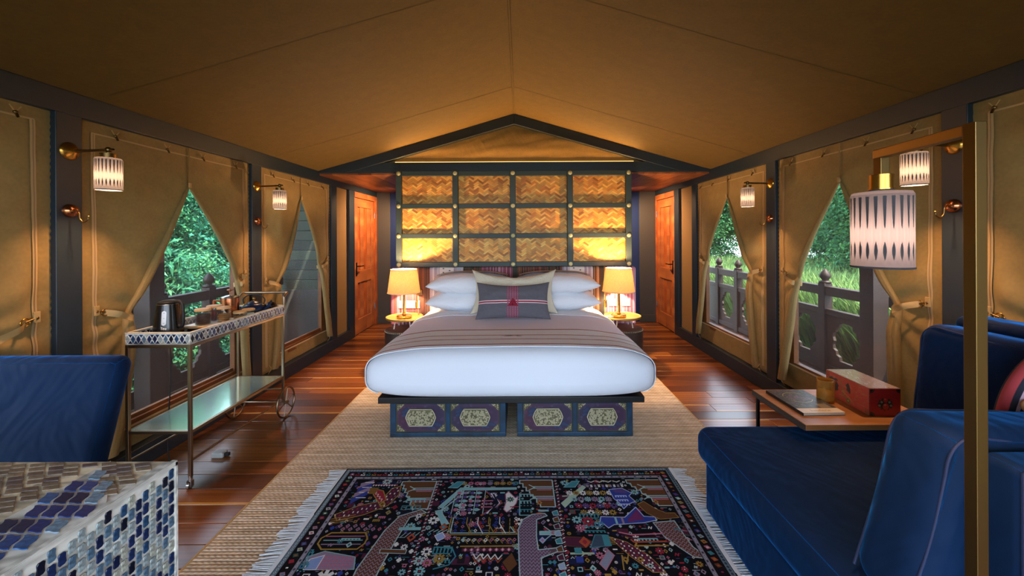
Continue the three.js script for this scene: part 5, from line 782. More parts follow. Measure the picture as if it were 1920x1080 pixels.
// ---------------------------------------------------------------- inlaid table at the lower left and the blue chair
{
  const X0 = -1.96, X1 = -0.893, D0 = 0.3, D1 = 1.005, H = 0.75, t = thing('inlaid_table', 'bone inlaid table with blue and brown mosaic tiles', 'table', [X1, 0.014, 0]), R = rng(27), h = H - 0.014;
  part('tabletop', span(X0 - X1 + 0.03, -0.03, h - 0.05, h, -D1, -D0, 0.003), M.inlayCream, t);
  part('side_panel', span(-0.034, -0.001, 0, h - 0.0005, -D1, -D0, 0.003), M.inlayWhite, t); part('side_panel', span(X0 - X1, X0 - X1 + 0.034, 0, h - 0.0005, -D1, -D0, 0.003), M.inlayWhite, t);
  // side facing the room: small upright blue tiles
  const tileG = [0, 1, 2].map((k) => { const w = 0.0132, q = 0.0245; return tile([[-w / 2 + 0.002, -q / 2], [w / 2 - 0.003, -q / 2], [w / 2, -q / 2 + 0.003], [w / 2 - 0.001, 0], [w / 2, q / 2 - 0.003], [w / 2 - 0.003, q / 2], [-w / 2 + 0.002, q / 2], [-w / 2, q / 2 - 0.004], [-w / 2 + 0.001, 0], [-w / 2, -q / 2 + 0.004]], 0.0022, 0.0007).rotateY(PI / 2); });
  const rest = {};
  let n = 0;
  for (let r = 0; r < 24; r++) for (let k = 0; k < 42; k++) {
    const y = h - 0.023 - r * 0.0305 - (k % 3) * 0.0102, d = D1 - 0.018 - k * 0.0168; if (d < D0 + 0.015 || y < 0.02) continue;
    const mi = [0, 1, 2, 3, 4, 5, 6, 7, 4, 6, 3, 4, 3][Math.floor(R() * 13)], g = tileG[Math.floor(R() * 3)];
    const seen = r < 13 && d > 0.5 && y > h - 0.36 * (1 - (1.02 - d) / 0.9) - 0.05;
    if (seen && n < 300) { n++; const m = part('blue_tile', g, M.tile[mi], t); m.position.set(0, y, -d); m.rotation.x = (R() - 0.5) * 0.12; } else (rest[mi] = rest[mi] || []).push(g.clone().translate(0, y, -d));
  }
  for (const k in rest) part('blue_tiles', rest[k], M.tile[k], t).userData.kind = 'stuff';
  for (const [a, b] of [[D1, D1 - 0.008], [D0, D0 + 0.008]]) part('edge_strip', span(-0.002, 0.0025, 0, h, -a, -b, 0.001), M.inlayWhite, t);
  part('edge_strip', span(-0.002, 0.0025, h - 0.01, h, -D1, -D0, 0.001), M.inlayWhite, t);
  // top: a band of blue lantern tiles along the edge, mitred, then slanting brown tiles
  const lan = (w, q) => { const p = []; const side = (x0, y0, x1, y1, b) => { for (let i = 0; i < 6; i++) { const a = i / 6, dx = x1 - x0, dy = y1 - y0; p.push([x0 + dx * a - dy * b * Math.sin(a * 2 * PI), y0 + dy * a + dx * b * Math.sin(a * 2 * PI)]); } }; side(-w, -q, w, -q, 0.05); side(w, -q, w, q, 0.09); side(w, q, -w, q, 0.05); side(-w, q, -w, -q, 0.09); return p; };
  const LG = tile(lan(0.0142, 0.0172).map((p) => [p[0] - 0.6 * p[1], p[1]]), 0.0022, 0.0006).rotateX(-PI / 2);
  const bw = 0.172;
  part('blue_band_ground', tile([[-bw, -(D1)], [-0.012, -(D1 - bw + 0.012)], [-0.012, -D0], [-bw, -D0]].map((p) => [p[0], -p[1]]).reverse(), 0.0016, 0.0004).rotateX(-PI / 2).translate(0, h - 0.0002, 0), M.inlayWhite, t);
  for (let r = 0; r < 26; r++) for (let k = 0; k < 6; k++) {
    const d = D1 - 0.02 - r * 0.0415, x = -0.026 - k * 0.0345 + (0.6 * r * 0.0415) % 0.0345 - 0.0345; const lim = D1 - (x + bw) ; // mitre
    if (d < D0 + 0.02 || x < -bw + 0.012 || x > -0.024) continue; const cut = d > D1 - (bw + x) - 0.006; if (cut) continue;
    const m = part('lantern_tile', LG, M.lantern[[0, 1, 2, 0, 3, 4, 0, 2][Math.floor(R() * 8)]], t); m.position.set(x, h + 0.001, -d); m.scale.setScalar(0.98);
  }
  part('rim_strip', span(-0.012, 0.002, h - 0.002, h + 0.003, -D1, -D0, 0.001), M.inlayWhite, t);
  const BG = tile([[-0.019, -0.0108], [0.019, -0.0044], [0.019, 0.009], [-0.019, 0.0026]].map((p) => [p[0] - 1.1 * p[1], p[1]]), 0.002, 0.0006).rotateX(-PI / 2);
  n = 0; const restB = {};
  for (let k = 0; k < 23; k++) for (let r = 0; r < 42; r++) {
    const x = 0.016 - k * 0.0445 + (1.1 * r * 0.0178) % 0.0445 - 0.0445, d = D1 - 0.014 - r * 0.0178 - (k % 3) * 0.004, mi = Math.floor(R() * 4); if (d < D0 + 0.01 || x < X0 - X1 + 0.03 || x > -0.036) continue;
    if (x > -bw - 0.024 && d - 0.008 < D1 - (bw + Math.min(x + 0.024, 0)) + 0.004) continue;
    const seen = x > -0.62 && d > 0.72; if (seen && n < 290) { n++; const m = part('brown_tile', BG, M.brick[mi], t); m.position.set(x, h, -d); } else (restB[mi] = restB[mi] || []).push(BG.clone().translate(x, h, -d));
  }
  for (const k in restB) part('brown_tiles', restB[k], M.brick[k], t).userData.kind = 'stuff';
}
{
  const c = thing('velvet_chair', 'blue velvet chair with curved back at the inlaid table', 'chair', [-1.78, 0, -1.24]);
  const shell = (z0, th, e) => { const g = new RoundedBoxGeometry(0.57, 0.5, th, 8, Math.min(0.045, th / 2.1)); return warp(g, (x, y, z) => { const t = (y + 0.25) / 0.5, k = 0.84 + 0.16 * t, X = x * k; return [X, y + 0.638 - 0.012 * Math.pow(x / 0.28, 2), z + z0 - 0.1 * t + 0.3 * X * X + e * nz(x * 4, y * 4, 2)]; }); };
  part('backrest', muv(shell(-0.16, 0.09, 0.008)), M.velvet, c);
  const seat = warp(new RoundedBoxGeometry(0.46, 0.11, 0.34, 8, 0.045), (x, y, z) => [x, y + 0.425 + (y > 0 ? 0.014 * (1 - Math.pow(x / 0.24, 2)) : 0), z + 0.03]); part('seat', muv(seat), M.velvet, c);
  for (const [x, z] of [[-0.2, 0.16], [0.2, 0.16], [-0.19, -0.12], [0.19, -0.12]]) part('leg', cyl(0.012, 0.02, 0.375, x, 0, z), M.bedBlack, c);
}
// ---------------------------------------------------------------- bar trolley
{
  const x0 = -2.09, x1 = -1.745, d0 = 2.045, d1 = 2.865, t = thing('bar_trolley', 'brass framed bar trolley with bone inlaid tray and glass shelf', 'trolley', [(x0 + x1) / 2, 0, -(d0 + d1) / 2]);
  const W = (x1 - x0) / 2, L = (d1 - d0) / 2, B = 0.016, yT = 0.762;
  // near is +z
  for (const sx of [-1, 1]) { part('leg', bar([sx * (W - 0.008), 0.06, L - 0.008], [sx * (W - 0.008), yT, L - 0.008], B), M.bronze, t); part('leg', bar([sx * (W - 0.008), 0.115, -L + 0.008], [sx * (W - 0.008), yT, -L + 0.008], B), M.bronze, t); }
  const frame = (y, name, h = B) => { for (const s of [-1, 1]) { part(name, bar([s * (W - 0.008), y, L - 0.016], [s * (W - 0.008), y, -L + 0.016], B, h), M.bronze, t); part(name, bar([-W + 0.016, y, s * (L - 0.008)], [W - 0.016, y, s * (L - 0.008)], B, h), M.bronze, t); } };
  frame(yT - 0.008, 'top_rail'); frame(0.298, 'shelf_rail');
  part('glass_shelf', span(-W + 0.016, W - 0.016, 0.298, 0.306, -L + 0.016, L - 0.016, 0.001), M.mirror, t, 'mirrored glass shelf');
  part('stretcher', rod([W - 0.008, 0.145, L - 0.008], [W - 0.008, 0.135, -L + 0.08], 0.006), M.bronze, t); part('stretcher', rod([-W + 0.008, 0.145, L - 0.008], [-W + 0.008, 0.135, -L + 0.08], 0.006), M.bronze, t);
  part('stretcher', rod([-W, 0.205, -L + 0.008], [W, 0.205, -L + 0.008], 0.006), M.bronze, t);
  // inlaid tray
  const h = 0.062, y0 = yT + 0.001;
  part('tray_floor', span(-W + 0.002, W - 0.002, y0, y0 + 0.008, -L + 0.002, L - 0.002, 0.001), M.darkTray || (M.darkTray = std({ color: 0x2a3644, roughness: 0.25 })), t);
  const sides = [[0, L, 2 * W, 0], [0, -L, 2 * W, PI], [W, 0, 2 * L, PI / 2], [-W, 0, 2 * L, -PI / 2]], R = rng(37);
  sides.forEach(([cx, cz, len, rot], k) => {
    const sd = new THREE.Group(); sd.name = 'tray_side'; sd.position.set(cx, y0, cz); sd.rotation.y = rot; t.add(sd);
    part('inlay_ground', span(-len / 2, len / 2, 0, h, -0.012, -0.001, 0.0015), M.inlayWhite, sd); part('rim', span(-len / 2, len / 2, h - 0.001, h + 0.003, -0.013, 0.001, 0.001), M.inlayCream, sd);
    const n = Math.round(len / 0.0295), st = len / n, wd = 0.0112, hd = 0.021, dg = tile([[-wd, 0], [0, -hd], [wd, 0], [0, hd]], 0.0018, 0.0006), tg = tile([[-wd, 0], [wd, 0], [0, hd * 0.75]], 0.0018, 0.0006), tg2 = tile([[-wd, 0], [0, -hd * 0.75], [wd, 0]], 0.0018, 0.0006);
    for (const face of k === 0 || k === 2 ? [0] : [1]) for (let i = 0; i < n; i++) {
      const x = -len / 2 + (i + 0.5) * st, put = (g, X, Y) => { const m = part('inlay_tile', g, M.tile[Math.floor(R() * 8)], sd); m.position.set(X, Y, face ? -0.0118 : -0.0012); if (face) m.rotation.y = PI; };
      put(dg, x, h / 2 - 0.001); if (i < n - 1) { put(tg, x + st / 2, 0.006); put(tg2, x + st / 2, h - 0.008); }
    }
  });
  // push handle at the far end
  part('handle', tube([[-W + 0.01, y0 + 0.03, -L], [-W + 0.01, 0.885, -L - 0.005], [-W + 0.012, 0.908, -L - 0.03], [-W + 0.02, 0.912, -L - 0.05], [W - 0.02, 0.912, -L - 0.05], [W - 0.006, 0.908, -L - 0.035], [W - 0.006, 0.885, -L - 0.005], [W - 0.006, y0 + 0.03, -L]], 0.0085, 90, 10, false, 0.2), M.bronze, t);
  for (const s of [-1, 1]) { // two large spoked wheels at the far end, small castors at the near end
    const w = new THREE.Group(); w.name = 'wheel'; w.position.set(s * (W + 0.012), 0.112, -L + 0.008); w.rotation.y = PI / 2; t.add(w);
    part('rim', torus(0.105, 0.007, 10, 48), M.bronze, w); part('hub', cyl(0.013, 0.013, 0.03, 0, -0.015).rotateX(PI / 2), M.bronze, w);
    for (let i = 0; i < 6; i++) part('spoke', rod([0, 0, 0], [0.103 * Math.cos(i * PI / 3 + 0.3), 0.103 * Math.sin(i * PI / 3 + 0.3), 0], 0.0035, 6), M.bronze, w);
    const c = new THREE.Group(); c.name = 'castor'; c.position.set(s * (W - 0.008), 0, L - 0.008); t.add(c);
    part('fork', merge([cyl(0.009, 0.009, 0.03, 0, 0.038), span(-0.013, -0.009, 0.012, 0.045, -0.008, 0.014, 0.002), span(0.009, 0.013, 0.012, 0.045, -0.008, 0.014, 0.002)]), M.steel, c); part('roller', cyl(0.018, 0.018, 0.014, 0, -0.007).rotateZ(PI / 2).translate(0, 0.018, 0.006), M.steel, c);
  }
  part('axle', rod([-W - 0.01, 0.112, -L + 0.008], [W + 0.01, 0.112, -L + 0.008], 0.006), M.bronze, t);
}
const TY = 0.7715;                                                   // upper face of the tray floor
{
  const k = thing('kettle', 'black electric kettle with a clear level window on the trolley', 'kettle', [-2.0, TY, -2.2], 0);
  part('base', lathe([[0.001, 0], [0.08, 0], [0.082, 0.006], [0.08, 0.016], [0.001, 0.016]], 40), M.blackMatte, k);
  part('body', lathe([[0.001, 0.018], [0.08, 0.018], [0.081, 0.024], [0.06, 0.172], [0.057, 0.18], [0.001, 0.18]], 56), M.black, k);
  const s = part('lid', lathe([[0.001, 0.196], [0.03, 0.194], [0.052, 0.186], [0.058, 0.178], [0.001, 0.176]], 40), M.blackMatte, k); part('steel_band', torus(0.0595, 0.0015, 8, 56).rotateX(PI / 2).translate(0, 0.174, 0), M.steel, k);
  part('spout', extrude(poly([[-0.018, 0], [0.018, 0], [0.004, 0.034], [-0.004, 0.034]]), 0.03, 0.004).rotateX(-PI / 2).rotateY(PI / 2 + 0.5).translate(-0.045, 0.145, -0.02), M.black, k);
  part('handle', tube([[0.045, 0.184, 0.004], [0.075, 0.186, 0.006], [0.1, 0.172, 0.008], [0.106, 0.12, 0.008], [0.104, 0.066, 0.008], [0.09, 0.052, 0.007], [0.07, 0.056, 0.005]], 0.0095, 44, 10, false, 0.4), M.blackMatte, k);
  const a = 0.42, rr = (y) => lerp(0.081, 0.06, (y - 0.024) / 0.148); // the window faces the room
  const lw = part('level_window', muv(grid(6, 16, (u, v) => { const y = lerp(0.066, 0.144, v), e = 0.012 * Math.sqrt(Math.max(0, 1 - Math.pow(Math.max(0, Math.abs(v - 0.5) * 2 - 0.7) / 0.3, 2))), th = a + (u - 0.5) * 2 * e / rr(y), r = rr(y) + 0.0012; return [r * Math.sin(th), y, r * Math.cos(th)]; })), std({ color: 0xb9c6d0, roughness: 0.3 }), k, 'pale level window');
  for (const y of [0.08, 0.105, 0.132]) part('mark', span(-0.004, 0.004, -0.0008, 0.0008, 0, 0.0006, 0).rotateY(a).translate((rr(y) + 0.0014) * Math.sin(a), y, (rr(y) + 0.0014) * Math.cos(a)), M.charcoal, lw);
  const font = await new FontLoader().loadAsync('fonts/droid/droid_sans_bold.typeface.json');
  const tg = new TextGeometry('Teo', { font, size: 0.0125, depth: 0.0012, curveSegments: 4 }); tg.computeBoundingBox(); tg.translate(-tg.boundingBox.max.x / 2, 0, 0).rotateZ(-0.1).rotateX(-0.14).rotateY(a).translate((rr(0.048) + 0.0006) * Math.sin(a), 0.046, (rr(0.048) + 0.0006) * Math.cos(a)); part('emblem', tg, M.whiteEnamel, k, 'small white lettering');
  k.scale.set(0.86, 1.05, 0.86);
  const cd = thing('power_cable', 'thin black power cable hanging behind the trolley', 'cable', [-2.105, 0.02, -2.32]);
  part('cable', tube([[0.02, 0.77, 0.06], [0.0, 0.79, 0.02], [0.0, 0.74, 0.0], [0.008, 0.5, 0.0], [0.002, 0.2, 0.01], [0.02, 0.01, 0.03], [0.12, 0.0, 0.1]], 0.0035, 60, 6), M.cord, cd);
  const pk = thing('power_adapter', 'small pale power adapter on the floor under the trolley', 'adapter', [-1.83, 0, -2.35]); part('housing', bx(0.07, 0.032, 0.05, 0, 0.016, 0, 0.008, 2), M.plate, pk); part('plug', bx(0.03, 0.02, 0.02, 0.045, 0.014, 0, 0.003), M.blackMatte, pk);
}
{
  const b = thing('serving_board', 'white serving board with light wooden handles under the jars', 'tray', [-1.925, TY, -2.43], 0);
  part('board', bx(0.2, 0.014, 0.26, 0, 0.02, 0, 0.005, 2), M.whiteEnamel, b); part('foot', bx(0.16, 0.014, 0.2, 0, 0.007, 0, 0.002), M.blackMatte, b); part('handle', tube([[-0.07, 0.024, 0.13], [-0.06, 0.03, 0.15], [0, 0.03, 0.16], [0.06, 0.03, 0.15], [0.07, 0.024, 0.13]], 0.008, 24, 8), M.bambooLid, b);
}
function jar(x, d, r, h, fill, label, y = 0.0275) {
  const j = thing('glass_jar', label, 'jar', [x, TY + y, -d], 0, 'glass jars with bamboo lids');
  part('glass', lathe([[0.001, 0], [r - 0.003, 0], [r, 0.004], [r, h - 0.006], [r - 0.004, h], [r - 0.006, h], [r - 0.003, h - 0.008], [r - 0.003, 0.006], [0.001, 0.004]], 36), M.glass, j);
  if (fill === 'cookies') for (let i = 0; i < 4; i++) part('cookie', lathe([[0.001, 0], [r - 0.009, 0.001], [r - 0.006, 0.005], [r - 0.01, 0.009], [0.001, 0.01]], 20).translate(0.002 * (i & 1 ? 1 : -1), 0.006 + i * 0.0115, 0), M.cookie, j);
  else if (fill) part('contents', lathe([[0.001, 0.005], [r - 0.005, 0.006], [r - 0.005, h * 0.72], [r * 0.5, h * 0.78], [0.001, h * 0.76]], 24), fill, j);
  part('lid', lathe([[0.001, h + 0.012], [r - 0.002, h + 0.012], [r + 0.001, h + 0.009], [r + 0.001, h + 0.001], [r - 0.001, h - 0.001], [0.001, h - 0.001]], 36), M.bambooLid, j);
}
jar(-1.935, 2.36, 0.041, 0.085, M.jarTea, 'glass jar of dark tea, nearest to the kettle'); jar(-1.955, 2.475, 0.041, 0.085, M.jarRed, 'glass jar of dark red leaves, behind the tea jar');
jar(-1.868, 2.44, 0.037, 0.082, 'cookies', 'glass jar of stacked cookies at the board edge'); jar(-1.835, 2.535, 0.038, 0.062, M.cookie, 'low glass jar of brown sugar', 0.001); jar(-1.84, 2.62, 0.037, 0.062, M.sugar, 'low glass jar of white sugar by the teapot', 0.001);
{
  const p = thing('coffee_press', 'copper coffee press with plunger knob on the trolley', 'coffee press', [-1.965, TY, -2.62], 0);
  part('beaker', lathe([[0.001, 0], [0.05, 0], [0.052, 0.004], [0.052, 0.148], [0.049, 0.15], [0.001, 0.15]], 40), M.copper, p); part('lid', lathe([[0.001, 0.168], [0.02, 0.166], [0.05, 0.158], [0.055, 0.15], [0.001, 0.148]], 40), M.steel, p);
  part('plunger', merge([cyl(0.003, 0.003, 0.03, 0, 0.165), lathe([[0.001, 0.206], [0.018, 0.205], [0.02, 0.2], [0.006, 0.194], [0.004, 0.19]], 20)]), M.copper, p); part('handle', merge([bar([-0.05, 0.128, 0], [-0.105, 0.13, 0.01], 0.012), bar([-0.1, 0.13, 0.01], [-0.1, 0.03, 0.01], 0.012), bar([-0.1, 0.034, 0.01], [-0.05, 0.03, 0], 0.012)]), M.copperDark, p);
  const q = thing('teapot', 'dark blue teapot with gilt knob and wire handle', 'teapot', [-1.885, TY, -2.74], 0.35);
  part('body', lathe([[0.001, 0], [0.056, 0], [0.07, 0.02], [0.074, 0.05], [0.066, 0.078], [0.044, 0.09], [0.001, 0.09]], 40), M.navyEnamel, q); part('lid', lathe([[0.001, 0.108], [0.02, 0.106], [0.042, 0.094], [0.044, 0.089], [0.001, 0.089]], 32), M.navyEnamel, q); part('knob', merge([cyl(0.004, 0.005, 0.012, 0, 0.106), ball(0.009, 0, 0.124, 0)]), M.brass, q);
  part('spout', tube([[0.06, 0.045, 0.02], [0.09, 0.06, 0.03], [0.105, 0.092, 0.035]], 0.011, 16, 10), M.navyEnamel, q); part('handle', tube([[-0.062, 0.078, -0.02], [-0.07, 0.12, -0.022], [-0.03, 0.15, -0.01], [0.03, 0.15, 0.01], [0.07, 0.12, 0.022], [0.062, 0.078, 0.02]], 0.004, 40, 8), M.blackMatte, q);
  for (const s of [-1, 1]) part('handle_lug', ball(0.009, s * 0.062, 0.08, s * 0.02), M.brass, q);
  const c = thing('lidded_pot', 'dark glazed round lidded pot at the far end of the trolley', 'pot', [-1.9, TY, -2.855 + 0.06], 0);
  c.position.set(-1.8, TY, -2.795); part('bowl', lathe([[0.001, 0], [0.032, 0], [0.04, 0.02], [0.042, 0.05], [0.001, 0.05]], 32), M.blackMatte, c); part('lid', lathe([[0.001, 0.092], [0.02, 0.088], [0.036, 0.072], [0.042, 0.052], [0.001, 0.05]], 32), std({ color: 0x1a0d10, roughness: 0.12 }), c); part('knob', ball(0.008, 0, 0.096, 0), M.black, c);
}
// ---------------------------------------------------------------- floor lamp of square brass tube, close to the camera
{
  const t = thing('floor_lamp', 'brass floor lamp of square tube with ribbed frosted glass shade', 'lamp', [0.732, 0.012, -0.623]);
  const B = 0.0185, h = 1.496;
  part('pole', span(-B / 2, B / 2, 0.01, h, -B / 2, B / 2, 0.001), M.oldBrass, t); part('base_plate', bx(0.15, 0.012, 0.16, -0.03, 0.006, 0.0, 0.002), M.oldBrass, t);
  part('arm', bar([0.002, h - 0.01, -B / 2], [0.028, h - 0.01, -0.2], B), M.oldBrass, t); part('drop', span(0.019, 0.037, h - 0.055, h, -0.2, -0.182, 0.001), M.oldBrass, t);
  part('socket_cup', merge([cyl(0.02, 0.02, 0.031, 0.028, h - 0.085, -0.191, 40), cyl(0.0215, 0.0215, 0.003, 0.028, h - 0.0855, -0.191, 40)]), M.brass, t);
  part('shade_collar', cyl(0.02, 0.02, 0.012, 0.028, h - 0.097, -0.191, 32), M.frost, t);
  const g = new THREE.Group(); g.name = 'lamp_head'; g.position.set(0.028, h - 0.247, -0.191); t.add(g);
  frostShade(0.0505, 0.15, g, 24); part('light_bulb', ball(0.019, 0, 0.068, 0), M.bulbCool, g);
  const l = new THREE.PointLight(0xffc9a2, LAMP.pendant); l.position.set(0, 0.068, 0); l.castShadow = true; l.name = 'lamp_glow'; g.add(l);
}
// ---------------------------------------------------------------- blue velvet sofa and its cushions
{
  const s = thing('sofa', 'deep blue velvet sofa with one arm and a long seat', 'sofa', [1.4, 0.012, -1.315]);
  const soft = (w, h, d, x, y, z, r, puff = 0.012, seed = 1) => muv(warp(new RoundedBoxGeometry(w, h, d, 10, r), (a, b, c) => { const k = puff * (1 - Math.pow(2 * a / w, 2)) * (1 - Math.pow(2 * c / d, 2)); return [a + x + 0.004 * nz(b * 7, c * 6, seed), b + y + (b > 0 ? k : 0) + 0.005 * nz(a * 5, c * 5, seed), c + z + 0.004 * nz(a * 6, b * 8, seed + 2)]; }));
  part('seat_base', soft(1.06, 0.25, 1.06, 0.0, 0.135, 0.0, 0.03, 0), M.velvet, s); part('seat_cushion', soft(1.13, 0.165, 1.0, -0.005, 0.335, -0.045, 0.06, 0.015, 3), M.velvet, s);
  for (const [x, z] of [[-0.48, 0.48], [0.48, 0.48], [-0.48, -0.48], [0.48, -0.48]]) part('foot', bx(0.05, 0.02, 0.05, x, 0.004, z, 0.003), M.bedBlack, s);
  part('back', soft(0.13, 0.95, 0.87, 0.5, 0.5, 0.1, 0.035, 0.004, 5), M.velvet, s); part('arm', soft(0.95, 0.735, 0.08, 0.075, 0.48, 0.505, 0.022, 0.003, 7), M.velvet, s);
  part('arm_piping', tube([[-0.395, 0.15, 0.541], [-0.395, 0.82, 0.541], [-0.37, 0.843, 0.54], [0.5, 0.845, 0.541]], 0.004, 60, 8, false, 0.1), M.velvetPipe, s);
}
function boxCushion(name, label, w, h, t, pos, rot, seed, lean = 0) { // loose back cushion with a boxed edge
  const c = thing(name, label, 'cushion', pos); c.rotation.set(...rot); c.rotation.order = 'YXZ';
  const f = (x, y, z) => { const u = 2 * x / w, v = 2 * y / h, e = Math.max(0, (1 - u * u) * (1 - v * v)), k = Math.sign(z) * 0.035 * Math.sqrt(e); return [x * (1 - 0.03 * (1 - v * v)) + lean * (v + 1) * 0.5 * clamp(0.5 - u * 0.5) + 0.006 * nz(y * 6, z * 6, seed), y * (1 - 0.05 * (1 - u * u) * (v > 0 ? 1 : 0)) + h / 2 + 0.012 * nz(x * 5, z * 5, seed + 4), z + k + 0.014 * nz(x * 5 + y * 3, y * 6, seed + 2) * e + 0.006 * Math.sin((x - y) * 26 + 3 * nz(x * 3, y * 3, seed)) * Math.exp(-5 * Math.hypot(1 - Math.abs(u), 1 - v))]; };
  part('cushion_cover', muv(warp(new RoundedBoxGeometry(w, h, t, 12, 0.055), f)), M.velvet, c);
  const W = w / 2 - 0.014, H = h / 2 - 0.014;
  for (const z of [t / 2 - 0.014, -t / 2 + 0.014]) { const pts = []; for (let i = 0; i <= 8; i++) pts.push([-W, lerp(-H, H - 0.05, i / 8)]); pts.push([-W + 0.016, H - 0.016]); for (let i = 0; i <= 14; i++) pts.push([lerp(-W + 0.05, W - 0.05, i / 14), H]); pts.push([W - 0.016, H - 0.016]); for (let i = 0; i <= 8; i++) pts.push([W, lerp(H - 0.05, -H, i / 8)]); part('piping', tube(pts.map(([x, y]) => f(x, y, z)), 0.0035, 120, 6), M.velvetPipe, c); }
  return c;
}
boxCushion('sofa_cushion', 'large blue velvet cushion leaning on the near arm of the sofa', 1.03, 0.44, 0.15, [1.37, 0.437, -0.955], [0.02, 0, -0.02], 3, 0.1);
boxCushion('sofa_cushion', 'large blue velvet cushion leaning on the sofa back by the window', 0.62, 0.535, 0.17, [1.655, 0.437, -1.27], [-0.12, -PI / 2 + 0.05, 0], 8);
T.bolster = ctex(512, 128, (c, w, h) => { const cols = ['#8c2432', '#1a1a2a', '#b4603c', '#c8a8b8', '#7a2030', '#26304a', '#a83a40', '#d0b0b0', '#3a1c24', '#9a4a34'], R = rng(3); let x = 0; while (x < w) { const k = 6 + R() * 12; c.fillStyle = cols[Math.floor(R() * cols.length)]; c.fillRect(x, 0, k + 1, h); x += k; } });
{
  const b = thing('bolster', 'striped red and navy cushion with a wooden button at the right edge', 'cushion', [1.657, 0.72, -1.16]);
  M.bolster = std({ map: T.bolster, roughness: 0.9 });
  const g = lathe([[0.001, 0.075], [0.1, 0.072], [0.17, 0.056], [0.21, 0.022], [0.22, 0], [0.21, -0.022], [0.17, -0.05], [0.001, -0.06]], 64), p = g.attributes.position, uv = g.attributes.uv; for (let i = 0; i < p.count; i++) uv.setXY(i, Math.hypot(p.getX(i), p.getZ(i)) * 4.4, 0.5);
  part('cushion_cover', g.rotateX(PI / 2).scale(0.234 / 0.22, 0.283 / 0.22, 1), M.bolster, b);
  part('button', lathe([[0.001, 0.004], [0.012, 0.006], [0.019, 0.005], [0.02, 0], [0.001, -0.002]], 24).rotateX(PI / 2 - 0.2).rotateY(-0.5).translate(-0.19, 0.11, 0.045), std({ color: 0xb07a4a, roughness: 0.5 }), b, 'round wooden button');
}
// ---------------------------------------------------------------- side table over the sofa and what stands on it
{
  const t = thing('side_table', 'wooden topped side table with thin black legs by the sofa', 'side table', [1.24, 0, -2.075]);
  part('tabletop', span(0, 0.6, 0.474, 0.5, 0, 0.39, 0.003), M.tableTop, t); part('top_edge', span(-0.003, 0.0005, 0.4735, 0.499, 0.001, 0.389, 0.001), M.tableEdge, t, 'dark bark edge');
  for (const x of [0.018, 0.58]) { part('leg', bar([x, 0.0, 0.02], [x, 0.474, 0.02], 0.014), M.blackSteel, t); part('runner', bar([x, 0.467, 0.02], [x, 0.467, 0.35], 0.013), M.blackSteel, t); }
  part('foot_bar', bar([0.018, 0.007, 0.02], [0.58, 0.007, 0.02], 0.014), M.blackSteel, t);
}
T.book = ctex(512, 680, (c, w, h) => {
  c.fillStyle = '#3c3e46'; c.fillRect(0, 0, w, h); const R = rng(9); for (let i = 0; i < 260; i++) { c.fillStyle = ['#5a5c68', '#2e3038', '#7a7468', '#6c5a78', '#4a5450'][Math.floor(R() * 5)]; c.beginPath(); c.ellipse(R() * w, R() * 480, 6 + R() * 20, 3 + R() * 8, R() * 3, 0, 7); c.fill(); }
  c.strokeStyle = '#b8a868'; c.lineWidth = 9; c.beginPath(); c.ellipse(w * 0.5, 240, 165, 150, 0, 0.5, 2.6); c.stroke(); c.beginPath(); c.ellipse(w * 0.5, 240, 165, 150, 0, 3.4, 5.6); c.stroke();
  for (let i = 0; i < 120; i++) { const a = R() * 7, r = R() * 125; c.fillStyle = ['#7c5070', '#8a6284', '#6a4464', '#55486a'][Math.floor(R() * 4)]; c.fillRect(w * 0.5 + Math.cos(a) * r, 240 + Math.sin(a) * r, 18, 8); }
  for (let y = 440; y < 540; y += 16) { c.fillStyle = '#bcb49c'; c.fillRect(330, y, 130, 7); } c.fillStyle = '#7e7c6c'; c.fillRect(60, 500, 200, 8);
  c.fillStyle = '#e4dcd0'; c.fillRect(0, 556, w, 124); c.fillStyle = '#8a8078'; c.font = '58px serif'; c.textAlign = 'center'; c.fillText('hatelerie', w / 2, 640);
});
{
  const b = thing('book', 'dark illustrated book with a white lower cover strip', 'book', [1.385, 0.5005, -1.9], 0.02); const w = 0.195, d = 0.262;
  part('pages', span(-w / 2 + 0.001, w / 2 - 0.003, 0.001, 0.0125, -d / 2 + 0.003, d / 2 - 0.001, 0.001), M.cream, b);
  const cv = new THREE.BoxGeometry(w, 0.0012, d).translate(0, 0.0132, 0), uv = cv.attributes.uv, p = cv.attributes.position; for (let i = 0; i < uv.count; i++) uv.setXY(i, p.getX(i) / w + 0.5, 0.5 - p.getZ(i) / d);
  part('front_cover', cv, std({ map: T.book, roughness: 0.35 }), b); part('back_cover', new THREE.BoxGeometry(w, 0.001, d).translate(0, 0.0006, 0), M.bedBlack, b); part('spine', new THREE.BoxGeometry(0.0012, 0.0135, d).translate(-w / 2, 0.0068, 0), M.bedBlack, b);
  const g = thing('candle_glass', 'ribbed amber glass candle holder beside the red box', 'candle holder', [1.515, 0.5005, -1.925]);
  M.amber = phy({ color: 0xe0b450, roughness: 0.08, transmission: 0.8, thickness: 0, metalness: 0.1 });
  part('glass', warp(lathe([[0.001, 0], [0.034, 0], [0.037, 0.004], [0.037, 0.106], [0.035, 0.109], [0.033, 0.106], [0.033, 0.008], [0.001, 0.006]], 144), (x, y, z) => { const r = Math.hypot(x, z), a = Math.atan2(z, x), k = r > 0.0355 && y > 0.006 && y < 0.084 ? 1 - 0.02 * (0.5 + 0.5 * Math.cos(a * 36)) : 1; return [x * k, y, z * k]; }), M.amber, g); part('candle', lathe([[0.001, 0.009], [0.031, 0.009], [0.031, 0.05], [0.001, 0.048]], 28), M.cream, g); part('wick', rod([0, 0.048, 0], [0.001, 0.058, 0], 0.0012, 6), M.blackMatte, g);
}
